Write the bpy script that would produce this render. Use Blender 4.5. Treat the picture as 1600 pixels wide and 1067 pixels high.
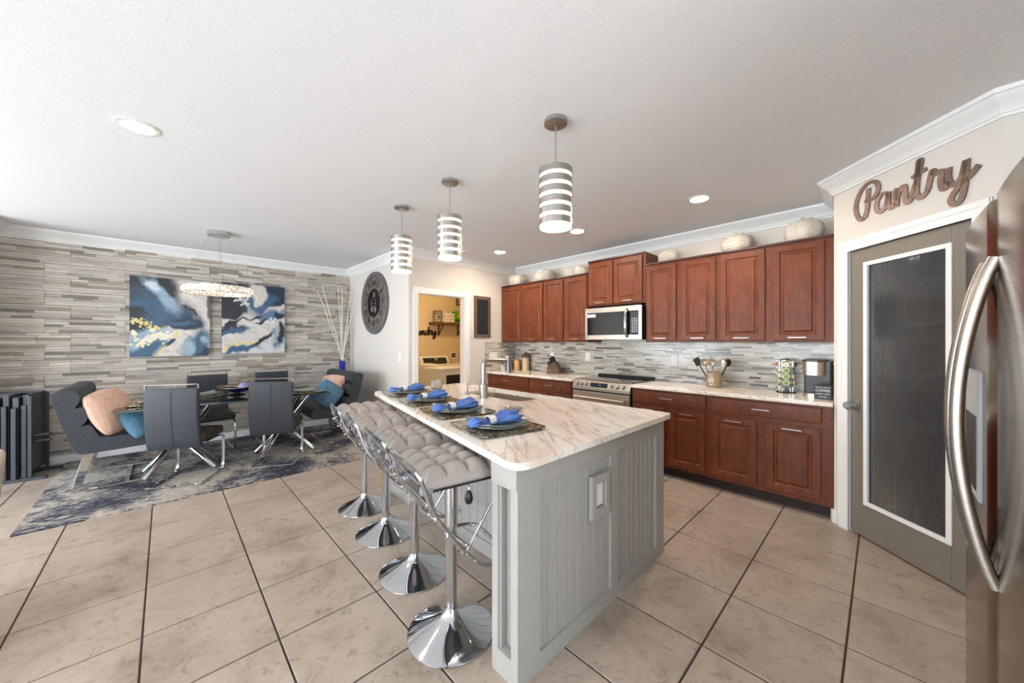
import bpy, math, random
import numpy as np
from mathutils import Vector, Matrix, noise

for o in list(bpy.data.objects):
    bpy.data.objects.remove(o, do_unlink=True)
SC = bpy.context.scene
COL = SC.collection
PI = math.pi
R = math.radians
random.seed(7)

# ------------------------------------------------------------------ camera, world, daylight, exposure
cam_d = bpy.data.cameras.new('camera')
cam_d.sensor_width = 36.0
cam_d.lens = 559.67 / 1600 * 36
cam_d.clip_start = 0.02
cam = bpy.data.objects.new('camera', cam_d)
COL.objects.link(cam)
cam.location = (0, 0, 1.385)
cam.rotation_euler = (R(90), 0, R(-44.06))
SC.camera = cam

W = bpy.data.worlds.new('world')
SC.world = W
W.use_nodes = True
W.node_tree.nodes['Background'].inputs[0].default_value = (0.80, 0.88, 1.0, 1)
W.node_tree.nodes['Background'].inputs[1].default_value = 0.6

SC.view_settings.view_transform = 'Standard'
SC.view_settings.look = 'None'
SC.view_settings.gamma = 1.0
SC.view_settings.use_curve_mapping = False
SC.view_settings.exposure = 0.48


def area(name, loc, rot, sx, sy, power, color):
    d = bpy.data.lights.new(name, 'AREA')
    d.shape = 'RECTANGLE'
    d.size = sx
    d.size_y = sy
    d.energy = power
    d.color = color
    o = bpy.data.objects.new(name, d)
    COL.objects.link(o)
    o.location = loc
    o.rotation_euler = rot
    return o


# daylight through the living room's glass doors and window, behind the camera
area('daylight_glass_doors', (0.0, -3.19, 1.03), (R(90), 0, 0), 1.7, 2.0, 55, (0.80, 0.90, 1.0))
area('daylight_living_room_window', (-4.38, 0.6, 1.25), (R(90), 0, R(-90)), 3.6, 1.9, 175, (0.84, 0.92, 1.0))
area('added_dining_fill', (-4.38, 4.75, 1.25), (R(90), 0, R(-90)), 2.4, 1.9, 155, (0.84, 0.92, 1.0))  # fill light added to brighten the dining side; no window known there

# low sun through the same glass doors; its patch on the floor throws light up to the ceiling
sd = bpy.data.lights.new('sun', 'SUN')
sd.energy = 30
sd.angle = R(0.6)
sd.color = (0.74, 0.88, 1.0)
so = bpy.data.objects.new('sun', sd)
COL.objects.link(so)
so.rotation_euler = Vector((0.08, 0.72, -0.66)).to_track_quat('-Z', 'Y').to_euler()

# ------------------------------------------------------------------ helpers


def lin(c):
    return tuple(((v / 255) / 12.92 if v / 255 <= 0.04045 else ((v / 255 + 0.055) / 1.055) ** 2.4) for v in c[:3])


def lin4(c):
    return (*lin(c), 1)


class MB:
    def __init__(s):
        s.v = []
        s.f = []
        s.c = []

    def add(s, vs, fs, col=None):
        n = len(s.v)
        s.v += [tuple(p) for p in vs]
        s.f += [tuple(i + n for i in f) for f in fs]
        s.c += [col] * len(fs)
        return s

    def box(s, x0, x1, y0, y1, z0, z1, col=None):
        return s.add([(x0, y0, z0), (x1, y0, z0), (x1, y1, z0), (x0, y1, z0), (x0, y0, z1), (x1, y0, z1), (x1, y1, z1), (x0, y1, z1)],
                     [(0, 3, 2, 1), (4, 5, 6, 7), (0, 1, 5, 4), (1, 2, 6, 5), (2, 3, 7, 6), (3, 0, 4, 7)], col)

    def cbox(s, x, y, z, w, d, h, col=None):
        return s.box(x - w / 2, x + w / 2, y - d / 2, y + d / 2, z, z + h, col)

    def tube(s, pts, r, n=8, closed=False, col=None, flat=None):
        pts = [Vector(p) for p in pts]
        m = len(pts)
        rs = r if isinstance(r, (list, tuple)) else [r] * m
        rings = []
        prev = None
        for i in range(m):
            if closed:
                t = (pts[(i + 1) % m] - pts[i - 1]).normalized()
            else:
                t = (pts[min(i + 1, m - 1)] - pts[max(i - 1, 0)]).normalized()
            if prev is None:
                a = Vector((0, 0, 1)) if abs(t.z) < 0.9 else Vector((1, 0, 0))
                u = t.cross(a).normalized()
            else:
                u = (prev - t * prev.dot(t)).normalized()
            prev = u
            w = t.cross(u)
            fa, fb = flat if flat else (1, 1)
            rings.append([pts[i] + u * (rs[i] * fa * math.cos(2 * PI * k / n + PI / n)) + w * (rs[i] * fb * math.sin(2 * PI * k / n + PI / n)) for k in range(n)])
        vs = [p for rg in rings for p in rg]
        fs = []
        for i in range(m if closed else m - 1):
            j = (i + 1) % m
            for k in range(n):
                fs.append((i * n + k, i * n + (k + 1) % n, j * n + (k + 1) % n, j * n + k))
        if not closed:
            fs.append(tuple(range(n - 1, -1, -1)))
            fs.append(tuple((m - 1) * n + k for k in range(n)))
        return s.add(vs, fs, col)

    def lathe(s, prof, n=24, c=(0, 0, 0), col=None, rib=None):
        vs = []
        fs = []
        idx = []
        for r, z in prof:
            if r < 1e-6:
                idx.append([len(vs)])
                vs.append((c[0], c[1], c[2] + z))
            else:
                b = len(vs)
                idx.append(list(range(b, b + n)))
                for k in range(n):
                    a = 2 * PI * k / n
                    q = r * (rib(a) if rib else 1)
                    vs.append((c[0] + q * math.cos(a), c[1] + q * math.sin(a), c[2] + z))
        for i in range(len(prof) - 1):
            A, B = idx[i], idx[i + 1]
            if len(A) == 1 and len(B) == 1:
                continue
            for k in range(n):
                a0, a1 = A[k % len(A)], A[(k + 1) % len(A)]
                b0, b1 = B[k % len(B)], B[(k + 1) % len(B)]
                if len(A) == 1:
                    fs.append((a0, b1, b0))
                elif len(B) == 1:
                    fs.append((a0, a1, b0))
                else:
                    fs.append((a0, a1, b1, b0))
        return s.add(vs, fs, col)

    def prism(s, poly, z0, z1, col=None):
        n = len(poly)
        vs = [(x, y, z0) for x, y in poly] + [(x, y, z1) for x, y in poly]
        fs = [tuple(range(n - 1, -1, -1)), tuple(range(n, 2 * n))]
        fs += [(i, (i + 1) % n, n + (i + 1) % n, n + i) for i in range(n)]
        return s.add(vs, fs, col)

    def prof_x(s, poly_yz, x0, x1, col=None):
        n = len(poly_yz)
        vs = [(x0, y, z) for y, z in poly_yz] + [(x1, y, z) for y, z in poly_yz]
        fs = [tuple(range(n)), tuple(range(2 * n - 1, n - 1, -1))]
        fs += [(i, n + i, n + (i + 1) % n, (i + 1) % n) for i in range(n)]
        return s.add(vs, fs, col)

    def prof_y(s, poly_xz, y0, y1, col=None):
        n = len(poly_xz)
        vs = [(x, y0, z) for x, z in poly_xz] + [(x, y1, z) for x, z in poly_xz]
        fs = [tuple(range(n - 1, -1, -1)), tuple(range(n, 2 * n))]
        fs += [(i, (i + 1) % n, n + (i + 1) % n, n + i) for i in range(n)]
        return s.add(vs, fs, col)

    def grid(s, fn, nu, nv, wrap_u=False, col=None):
        vs = [fn(i / (nu if wrap_u else nu - 1), j / (nv - 1)) for j in range(nv) for i in range(nu)]
        fs = []
        for j in range(nv - 1):
            for i in range(nu if wrap_u else nu - 1):
                k = (i + 1) % nu
                fs.append((j * nu + i, j * nu + k, (j + 1) * nu + k, (j + 1) * nu + i))
        return s.add(vs, fs, col)

    def xf(s, M):
        s.v = [tuple(M @ Vector(p)) for p in s.v]
        return s

    def mesh(s, name, smooth=35):
        me = bpy.data.meshes.new(name)
        me.from_pydata([tuple(map(float, p)) for p in s.v], [], s.f)
        if any(c is not None for c in s.c):
            at = me.color_attributes.new('Col', 'FLOAT_COLOR', 'CORNER')
            buf = np.ones((len(me.loops), 4), dtype=np.float32)
            for p, c in zip(me.polygons, s.c):
                if c is not None:
                    buf[p.loop_start:p.loop_start + p.loop_total, :3] = c[:3]
            at.data.foreach_set('color', buf.ravel())
        me.validate()
        me.update()
        if smooth:
            me.polygons.foreach_set('use_smooth', [True] * len(me.polygons))
            me.set_sharp_from_angle(angle=R(smooth))
        return me

    def build(s, name, mat, parent=None, smooth=35, bevel=0, seg=2, loc=None, rotz=None, subd=0):
        me = s.mesh(name, smooth)
        return put(name, me, mat, parent, bevel, seg, loc, rotz, subd)


def put(name, me, mat, parent=None, bevel=0, seg=2, loc=None, rotz=None, subd=0):
    if mat and not me.materials:
        me.materials.append(mat)
    o = bpy.data.objects.new(name, me)
    COL.objects.link(o)
    if parent:
        o.parent = parent
    if loc:
        o.location = loc
    if rotz is not None:
        o.rotation_euler = (0, 0, rotz)
    if bevel:
        b = o.modifiers.new('bevel', 'BEVEL')
        b.width = bevel
        b.segments = seg
        b.limit_method = 'ANGLE'
        b.angle_limit = R(40)
    if subd:
        b = o.modifiers.new('sub', 'SUBSURF')
        b.levels = subd
        b.render_levels = subd
    return o


def tag(o, label, cat, group=None):
    o['label'] = label
    o['category'] = cat
    if group:
        o['group'] = group
    return o


def thing(name, label, cat, loc=(0, 0, 0), rotz=0, group=None):
    o = bpy.data.objects.new(name, None)
    COL.objects.link(o)
    o.empty_display_size = 0.1
    o.location = loc
    o.rotation_euler = (0, 0, rotz)
    return tag(o, label, cat, group)


def struct(o):
    o['kind'] = 'structure'
    return o


def copy_tree(o, parent=None):
    c = o.copy()
    COL.objects.link(c)
    c.parent = parent
    for ch in list(o.children):
        copy_tree(ch, c)
    return c


def dup(o, loc, rotz, label=None):
    c = copy_tree(o)
    c.location = loc
    c.rotation_euler = (0, 0, rotz)
    if label:
        c['label'] = label
    return c


def spline(pts, k=6, closed=False):
    P = [Vector(p) for p in pts]
    n = len(P)
    out = []
    for i in range(n if closed else n - 1):
        g = (lambda j: P[j % n]) if closed else (lambda j: P[max(0, min(n - 1, j))])
        p0, p1, p2, p3 = g(i - 1), g(i), g(i + 1), g(i + 2)
        for t in range(k):
            t /= k
            out.append(0.5 * ((2 * p1) + (p2 - p0) * t + (2 * p0 - 5 * p1 + 4 * p2 - p3) * t * t + (3 * p1 - p0 - 3 * p2 + p3) * t ** 3))
    if not closed:
        out.append(P[-1])
    return out


def rrect(w, h, r, n=5, cx=0, cy=0):
    out = []
    for sx, sy, a0 in ((1, 1, 0), (-1, 1, 90), (-1, -1, 180), (1, -1, 270)):
        for k in range(n + 1):
            a = R(a0 + 90 * k / n)
            out.append((cx + sx * (w / 2 - r) + r * math.cos(a), cy + sy * (h / 2 - r) + r * math.sin(a)))
    return out


def round_poly(poly, rs, n=6):
    out = []
    m = len(poly)
    for i in range(m):
        p, a, b = Vector(poly[i]), Vector(poly[i - 1]), Vector(poly[(i + 1) % m])
        r = rs[i]
        if r <= 0:
            out.append(tuple(p))
            continue
        u, w = (a - p).normalized(), (b - p).normalized()
        s0, s1 = p + u * r, p + w * r
        for k in range(n + 1):
            t = k / n
            q = s0 * (1 - t) ** 2 + p * 2 * t * (1 - t) + s1 * t * t
            out.append(tuple(q))
    return out


# ------------------------------------------------------------------ materials
def newmat(name):
    m = bpy.data.materials.new(name)
    m.use_nodes = True
    nt = m.node_tree
    return m, nt, nt.nodes['Principled BSDF']


def solid(name, rgb, rough=0.5, metal=0.0, **kw):
    m, nt, b = newmat(name)
    b.inputs['Base Color'].default_value = lin4(rgb)
    b.inputs['Roughness'].default_value = rough
    b.inputs['Metallic'].default_value = metal
    for k, v in kw.items():
        b.inputs[k.replace('_', ' ')].default_value = v
    m.diffuse_color = lin4(rgb)
    return m


def coords(nt, scale=(1, 1, 1), kind='Object', rot=(0, 0, 0)):
    tc = nt.nodes.new('ShaderNodeTexCoord')
    mp = nt.nodes.new('ShaderNodeMapping')
    mp.inputs['Scale'].default_value = scale
    mp.inputs['Rotation'].default_value = rot
    if kind == 'World':
        g = nt.nodes.new('ShaderNodeNewGeometry')
        nt.links.new(g.outputs['Position'], mp.inputs[0])
    else:
        nt.links.new(tc.outputs[kind], mp.inputs[0])
    return mp.outputs[0]


def noise_n(nt, vec, scale=5, detail=4, rough=0.55, dist=0.0):
    n = nt.nodes.new('ShaderNodeTexNoise')
    n.inputs['Scale'].default_value = scale
    n.inputs['Detail'].default_value = detail
    n.inputs['Roughness'].default_value = rough
    n.inputs['Distortion'].default_value = dist
    nt.links.new(vec, n.inputs['Vector'])
    return n.outputs['Fac']


def ramp(nt, fac, stops):
    r = nt.nodes.new('ShaderNodeValToRGB')
    e = r.color_ramp.elements
    while len(e) < len(stops):
        e.new(0.5)
    for el, (p, c) in zip(e, stops):
        el.position = p
        el.color = lin4(c)
    nt.links.new(fac, r.inputs[0])
    return r.outputs[0]


def mix(nt, a, b, fac, mode='MIX'):
    n = nt.nodes.new('ShaderNodeMixRGB')
    n.blend_type = mode
    for i, x in ((0, fac), (1, a), (2, b)):
        if hasattr(x, 'links') or isinstance(x, bpy.types.NodeSocket):
            nt.links.new(x, n.inputs[i])
        elif i == 0:
            n.inputs[0].default_value = x
        else:
            n.inputs[i].default_value = lin4(x)
    return n.outputs[0]


def bump(nt, b, h, strength=0.2, dist=0.01):
    n = nt.nodes.new('ShaderNodeBump')
    n.inputs['Strength'].default_value = strength
    n.inputs['Distance'].default_value = dist
    nt.links.new(h, n.inputs['Height'])
    nt.links.new(n.outputs[0], b.inputs['Normal'])


def textured(name, stops, scale=5, stretch=(1, 1, 1), rough=0.5, metal=0, detail=5, dist=0.0, bmp=0, kind='Object', bdist=0.004, nrough=0.55, rot=(0, 0, 0), vary=0.0):
    m, nt, b = newmat(name)
    v = coords(nt, stretch, kind, rot)
    f = noise_n(nt, v, scale, detail, nrough, dist)
    c = ramp(nt, f, stops)
    if vary:
        oi = nt.nodes.new('ShaderNodeObjectInfo')
        hs = nt.nodes.new('ShaderNodeHueSaturation')
        mr = nt.nodes.new('ShaderNodeMapRange')
        mr.inputs['To Min'].default_value = 1 - vary
        mr.inputs['To Max'].default_value = 1 + vary
        nt.links.new(oi.outputs['Random'], mr.inputs['Value'])
        nt.links.new(mr.outputs[0], hs.inputs['Value'])
        nt.links.new(c, hs.inputs['Color'])
        c = hs.outputs[0]
    nt.links.new(c, b.inputs['Base Color'])
    b.inputs['Roughness'].default_value = rough
    b.inputs['Metallic'].default_value = metal
    if bmp:
        bump(nt, b, f, bmp, bdist)
    return m


def attr_mat(name, rough=0.5, stretch=(1, 1, 1), scale=20, amount=0.35, bmp=0.0, kind='Object', **kw):
    m, nt, b = newmat(name)
    a = nt.nodes.new('ShaderNodeAttribute')
    a.attribute_name = 'Col'
    v = coords(nt, stretch, kind)
    f = noise_n(nt, v, scale, 5, 0.6)
    c = ramp(nt, f, [(0.25, (110, 108, 106)), (0.5, (188, 188, 188)), (0.75, (225, 224, 222))])
    o = mix(nt, a.outputs['Color'], c, amount, 'OVERLAY')
    nt.links.new(o, b.inputs['Base Color'])
    b.inputs['Roughness'].default_value = rough
    for k, val in kw.items():
        b.inputs[k.replace('_', ' ')].default_value = val
    if bmp:
        bump(nt, b, f, bmp, 0.004)
    return m


def emit(name, rgb, strength):
    m = bpy.data.materials.new(name)
    m.use_nodes = True
    nt = m.node_tree
    nt.nodes.remove(nt.nodes['Principled BSDF'])
    e = nt.nodes.new('ShaderNodeEmission')
    e.inputs[0].default_value = lin4(rgb)
    e.inputs[1].default_value = strength
    nt.links.new(e.outputs[0], nt.nodes['Material Output'].inputs[0])
    return m


def clear(name, tint=(235, 245, 242), rough=0.02, opacity=0.1, ior=1.5, body=(200, 215, 215)):
    """thin pane: see-through plus fresnel gloss plus a little body colour"""
    m = bpy.data.materials.new(name)
    m.use_nodes = True
    nt = m.node_tree
    nt.nodes.remove(nt.nodes['Principled BSDF'])
    t = nt.nodes.new('ShaderNodeBsdfTransparent')
    t.inputs[0].default_value = lin4(tint)
    d = nt.nodes.new('ShaderNodeBsdfDiffuse')
    d.inputs[0].default_value = lin4(body)
    g = nt.nodes.new('ShaderNodeBsdfGlossy')
    g.inputs['Roughness'].default_value = rough
    fr = nt.nodes.new('ShaderNodeFresnel')
    fr.inputs[0].default_value = ior
    m1 = nt.nodes.new('ShaderNodeMixShader')
    m1.inputs[0].default_value = opacity
    m2 = nt.nodes.new('ShaderNodeMixShader')
    L = nt.links.new
    L(t.outputs[0], m1.inputs[1])
    L(d.outputs[0], m1.inputs[2])
    L(fr.outputs[0], m2.inputs[0])
    L(m1.outputs[0], m2.inputs[1])
    L(g.outputs[0], m2.inputs[2])
    L(m2.outputs[0], nt.nodes['Material Output'].inputs[0])
    return m


def marble(name):
    m, nt, b = newmat(name)
    v = coords(nt, (1.0, 1.0, 1.0), 'World', (0, 0, R(34)))
    mp = nt.nodes.new('ShaderNodeMapping')
    mp.inputs['Scale'].default_value = (5.0, 1.1, 3.0)
    nt.links.new(v, mp.inputs[0])
    f1 = noise_n(nt, mp.outputs[0], 1.2, 7, 0.66, 0.7)
    base = ramp(nt, f1, [(0.24, (196, 176, 158)), (0.38, (226, 212, 197)), (0.52, (238, 229, 218)), (0.68, (242, 236, 227)), (0.82, (216, 199, 182))])
    mp2 = nt.nodes.new('ShaderNodeMapping')
    mp2.inputs['Scale'].default_value = (8.0, 0.8, 4.0)
    mp2.inputs['Location'].default_value = (3.3, 1.7, 0)
    nt.links.new(v, mp2.inputs[0])
    f2 = noise_n(nt, mp2.outputs[0], 1.0, 5, 0.62, 0.5)
    vein = ramp(nt, f2, [(0.478, (255, 255, 255)), (0.496, (116, 98, 90)), (0.503, (140, 122, 112)), (0.525, (255, 255, 255))])
    c = mix(nt, base, vein, 0.4, 'MULTIPLY')
    nt.links.new(c, b.inputs['Base Color'])
    b.inputs['Roughness'].default_value = 0.16
    return m


def rug_mat():
    m, nt, b = newmat('rug_weave')
    v = coords(nt, (1, 1, 1), 'Object')
    mp = nt.nodes.new('ShaderNodeMapping')
    mp.inputs['Scale'].default_value = (1.0, 2.2, 1)
    nt.links.new(v, mp.inputs[0])
    f = noise_n(nt, mp.outputs[0], 15, 9, 0.85, 0.8)
    big = noise_n(nt, v, 1.7, 4, 0.6, 0.5)
    s = nt.nodes.new('ShaderNodeMath')
    s.operation = 'MULTIPLY_ADD'
    s.inputs[1].default_value = 0.62
    nt.links.new(big, s.inputs[0])
    nt.links.new(f, s.inputs[2])
    mr = nt.nodes.new('ShaderNodeMapRange')
    mr.inputs['From Min'].default_value = 0.66
    mr.inputs['From Max'].default_value = 1.05
    nt.links.new(s.outputs[0], mr.inputs[0])
    c = ramp(nt, mr.outputs[0], [(0.0, (22, 23, 28)), (0.2, (38, 46, 70)), (0.32, (90, 90, 94)), (0.45, (160, 151, 142)), (0.62, (196, 186, 173)), (0.78, (132, 126, 122)), (0.92, (44, 48, 60))])
    nt.links.new(c, b.inputs['Base Color'])
    b.inputs['Roughness'].default_value = 0.95
    bump(nt, b, f, 0.35, 0.004)
    return m


M = {}
M['ceiling'] = textured('ceiling_paint', [(0.3, (228, 229, 231)), (0.7, (236, 237, 239))], 90, rough=0.9, bmp=0.22, bdist=0.003, detail=3, kind='World')
M['wall'] = textured('wall_paint', [(0.3, (217, 210, 201)), (0.7, (222, 215, 206))], 120, rough=0.85, bmp=0.08, bdist=0.002, kind='World')
M['laundry_wall'] = textured('laundry_wall_paint', [(0.3, (220, 200, 165)), (0.7, (224, 205, 170))], 120, rough=0.85, kind='World')
M['trim'] = solid('white_trim', (238, 238, 236), 0.4)
M['grout'] = solid('dark_grout', (58, 47, 40), 0.9)
M['tile'] = None
M['marble'] = marble('marble_top')
M['cherry'] = textured('cherry_wood', [(0.3, (88, 42, 21)), (0.55, (110, 56, 28)), (0.75, (124, 67, 35))], 7, (3.0, 3.0, 0.8), 0.42, detail=6, nrough=0.65)
M['cherry_dark'] = textured('cherry_wood_edge', [(0.3, (62, 28, 20)), (0.7, (80, 36, 26))], 9, (2, 2, 0.6), 0.4)
M['cherry'].node_tree.nodes['Principled BSDF'].inputs['Specular IOR Level'].default_value = 0.3
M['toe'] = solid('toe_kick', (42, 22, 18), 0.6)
M['grey'] = textured('grey_paint', [(0.3, (162, 160, 155)), (0.7, (166, 164, 159))], 30, rough=0.45, kind='World')
M['doorgrey'] = textured('taupe_door_paint', [(0.3, (122, 114, 104)), (0.7, (127, 119, 109))], 30, rough=0.45)
M['steel'] = textured('brushed_steel', [(0.3, (178, 166, 151)), (0.7, (196, 184, 169))], 30, (0.4, 0.4, 14), 0.36, 1.0, detail=3)
M['fridge_steel'] = textured('fridge_steel', [(0.3, (128, 112, 98)), (0.7, (142, 126, 112))], 30, (0.4, 0.4, 12), 0.17, 1.0, detail=3)
M['nickel'] = textured('brushed_nickel', [(0.3, (165, 160, 153)), (0.7, (190, 186, 180))], 40, (0.5, 0.5, 10), 0.32, 1.0, detail=2)
M['chrome'] = solid('chrome', (205, 207, 210), 0.06, 1.0)
M['chrome_dark'] = solid('dark_chrome', (120, 120, 124), 0.08, 1.0)
M['black'] = solid('black_plastic', (22, 22, 24), 0.35)
M['black_glass'] = solid('black_glass', (12, 12, 14), 0.06)
M['white'] = solid('white_enamel', (236, 232, 226), 0.3)
M['white_plastic'] = solid('white_plastic', (240, 240, 238), 0.4)
M['leather'] = textured('grey_leatherette', [(0.3, (44, 48, 54)), (0.7, (53, 57, 64))], 60, rough=0.55, bmp=0.12, bdist=0.002)
M['seat_leather'] = textured('brown_grey_leatherette', [(0.3, (54, 48, 44)), (0.7, (63, 56, 51))], 60, rough=0.45, bmp=0.12, bdist=0.002)
M['cushion'] = textured('taupe_cotton', [(0.3, (150, 141, 136)), (0.7, (166, 157, 150))], 160, rough=0.95, bmp=0.15, bdist=0.001)
M['tie'] = textured('grey_tie_fabric', [(0.3, (118, 120, 128)), (0.7, (134, 136, 143))], 120, rough=0.95)
M['acrylic'] = clear('clear_acrylic', (236, 240, 242), 0.03, 0.05)
M['glass'] = clear('table_glass', (226, 238, 234), 0.01, 0.04, 1.5)
M['glass_edge'] = solid('green_glass_edge', (46, 74, 66), 0.1)
M['plate_glass'] = clear('plate_glass', (222, 232, 226), 0.05, 0.3, 1.6, (214, 224, 216))
M['pink'] = textured('blush_velvet', [(0.3, (196, 158, 138)), (0.7, (216, 180, 158))], 22, (1, 1, 5), 0.85, bmp=0.4, bdist=0.01)
M['blue_velvet'] = textured('blue_velvet', [(0.3, (66, 104, 132)), (0.7, (92, 134, 160))], 26, (1, 1, 4), 0.7, bmp=0.3, bdist=0.008)
M['napkin'] = textured('blue_napkin', [(0.3, (60, 90, 156)), (0.7, (96, 128, 192))], 24, rough=0.9, bmp=0.3, bdist=0.004)
M['ring'] = textured('white_beads', [(0.35, (196, 194, 186)), (0.6, (240, 238, 230))], 120, rough=0.3, bmp=0.8, bdist=0.003)
M['mosaic'] = textured('mirror_mosaic', [(0.36, (34, 30, 24)), (0.45, (140, 130, 108)), (0.52, (60, 54, 42)), (0.6, (206, 200, 180)), (0.7, (84, 76, 58))], 48, rough=0.18, metal=0.3, detail=3)
M['gold_mosaic'] = textured('gold_mosaic', [(0.36, (70, 64, 36)), (0.46, (206, 196, 158)), (0.55, (120, 112, 62)), (0.64, (232, 228, 206)), (0.75, (92, 88, 56))], 40, rough=0.15, metal=0.5, detail=2)
M['rug'] = rug_mat()
M['branch'] = textured('white_branch', [(0.3, (214, 206, 192)), (0.7, (236, 230, 218))], 30, rough=0.8)
M['cobalt'] = solid('cobalt_glaze', (38, 52, 168), 0.15)
M['navy'] = solid('navy_glass', (22, 22, 96), 0.08)
M['gold'] = solid('gold_metal', (205, 180, 110), 0.25, 1.0)
M['lavender'] = solid('lavender_glass', (150, 140, 196), 0.1)
M['pumpkin'] = textured('cream_yarn', [(0.3, (196, 188, 174)), (0.7, (222, 215, 202))], 30, (1, 1, 6), 0.9, bmp=0.7, bdist=0.006)
M['rattan'] = textured('pale_rattan', [(0.3, (196, 178, 148)), (0.7, (222, 206, 180))], 30, rough=0.8)
M['clock_wood'] = textured('weathered_wood', [(0.3, (84, 74, 66)), (0.55, (116, 104, 94)), (0.75, (140, 127, 115))], 14, (1, 1, 1), 0.75, bmp=0.2)
M['clock_rim'] = textured('pewter_rim', [(0.3, (92, 92, 90)), (0.7, (118, 118, 116))], 20, rough=0.5, metal=0.2)
M['iron'] = solid('dark_iron', (38, 36, 36), 0.5, 0.6)
M['oldwood'] = textured('barn_wood', [(0.3, (78, 62, 50)), (0.7, (118, 98, 80))], 12, (1, 1, 6), 0.8)
M['shelfwood'] = textured('walnut_shelf', [(0.3, (92, 58, 36)), (0.7, (120, 80, 52))], 12, (1, 6, 6), 0.6)
M['chalk'] = textured('chalkboard', [(0.3, (22, 24, 28)), (0.7, (34, 36, 40))], 20, rough=0.85)
M['sign_metal'] = textured('brown_sign_metal', [(0.3, (104, 84, 76)), (0.7, (134, 112, 100))], 14, rough=0.45, metal=0.35)
M['sign_dark'] = solid('dark_brown_sign', (52, 34, 26), 0.6)
M['canvas_edge'] = solid('dark_canvas_edge', (34, 40, 52), 0.8)
M['bamboo'] = textured('bamboo_wood', [(0.3, (176, 132, 84)), (0.7, (206, 164, 112))], 10, (1, 1, 6), 0.5)
M['block'] = textured('knife_block_wood', [(0.3, (74, 56, 44)), (0.7, (100, 80, 64))], 12, rough=0.6)
M['crock'] = textured('tan_stoneware', [(0.3, (146, 124, 98)), (0.7, (162, 140, 112))], 18, rough=0.6)
M['coffee_body'] = solid('coffee_brown_plastic', (58, 48, 42), 0.35)
M['pod'] = solid('pod_cream', (222, 220, 190), 0.5)
M['pod_green'] = solid('pod_green_lid', (120, 160, 70), 0.45)
M['pod_orange'] = solid('pod_orange_lid', (220, 100, 40), 0.45)
M['lens'] = emit('lamp_lens', (255, 238, 216), 255.0)
M['diffuser'] = emit('lamp_diffuser', (255, 240, 214), 1.5)
M['crystal'] = None
M['sofa'] = textured('beige_upholstery', [(0.3, (168, 156, 142)), (0.7, (182, 170, 156))], 90, rough=0.9)
M['dark_frame'] = textured('slate_powder_coat', [(0.3, (52, 56, 62)), (0.7, (62, 67, 74))], 30, rough=0.5)
M['display'] = emit('range_display', (130, 170, 220), 0.5)
M['pantry_shelf'] = solid('pantry_shelf_white', (210, 208, 200), 0.5)


def tile_mat():
    m, nt, b = newmat('floor_tile_stone')
    v = coords(nt, (1, 1, 1), 'World')
    f = noise_n(nt, v, 2.6, 8, 0.68, 0.5)
    c = ramp(nt, f, [(0.3, (146, 130, 116)), (0.45, (170, 155, 141)), (0.58, (181, 166, 152)), (0.72, (160, 144, 130))])
    f2 = noise_n(nt, v, 15, 8, 0.75, 1.2)
    d = ramp(nt, f2, [(0.34, (170, 158, 148)), (0.46, (250, 250, 250)), (0.9, (255, 255, 255))])
    o = mix(nt, c, d, 0.6, 'MULTIPLY')
    oi = nt.nodes.new('ShaderNodeObjectInfo')
    hs = nt.nodes.new('ShaderNodeHueSaturation')
    mr = nt.nodes.new('ShaderNodeMapRange')
    mr.inputs['To Min'].default_value = 0.95
    mr.inputs['To Max'].default_value = 1.06
    nt.links.new(oi.outputs['Random'], mr.inputs[0])
    nt.links.new(mr.outputs[0], hs.inputs['Value'])
    nt.links.new(o, hs.inputs['Color'])
    nt.links.new(hs.outputs[0], b.inputs['Base Color'])
    b.inputs['Roughness'].default_value = 0.38
    bump(nt, b, f2, 0.12, 0.004)
    return m


M['tile'] = tile_mat()
M['stone'] = attr_mat('ledger_stone', 0.8, (1.5, 1, 26), 3.0, 0.4, 0.3)
M['mosaic_strip'] = attr_mat('backsplash_glass_stone', 0.2, (2, 2, 20), 4.0, 0.35, kind='World')
M['paint'] = attr_mat('poured_paint', 0.4, (1, 1, 1), 30, 0.15, 0.15)

# ------------------------------------------------------------------ the room
HC = 2.62
TP = 0.4599          # tile pitch
TX0, TY0 = -0.5374, 1.9532
fl = struct(MB().box(-4.5, 4.95, -3.3, 6.6, -0.12, -0.004).build('floor', M['grout'], smooth=None))
g = 0.004
ch = 0.0025
hw = TP / 2 - g
tm = MB()
a, b_ = hw, hw - ch
tm.add([(-a, -a, -0.004), (a, -a, -0.004), (a, a, -0.004), (-a, a, -0.004), (-a, -a, -0.002), (a, -a, -0.002), (a, a, -0.002), (-a, a, -0.002),
        (-b_, -b_, 0), (b_, -b_, 0), (b_, b_, 0), (-b_, b_, 0)],
       [(0, 1, 5, 4), (1, 2, 6, 5), (2, 3, 7, 6), (3, 0, 4, 7), (4, 5, 9, 8), (5, 6, 10, 9), (6, 7, 11, 10), (7, 4, 8, 11), (8, 9, 10, 11)])
tile_me = tm.mesh('floor_tile', None)
yaw = R(44.06)
cs, sn = math.cos(yaw), math.sin(yaw)
rest = MB()
for i in range(-9, 12):
    for j in range(-13, 11):
        x, y = TX0 + (i + 0.5) * TP, TY0 + (j + 0.5) * TP
        if not (-4.4 < x < 4.85 and -3.1 < y < 6.5):
            continue
        d = sn * x + cs * y
        lt = cs * x - sn * y
        vis = d > 0.9 and abs(lt / d) < 1.75 and not (x > 2.5 and y > 4.5) and x < 4.3
        if vis:
            put('floor_tile', tile_me, M['tile'], fl, loc=(x, y, 0))
        else:
            rest.box(x - hw, x + hw, y - hw, y + hw, -0.004, 0)
o = rest.build('floor_tile_rest', M['tile'], fl, None)
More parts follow.
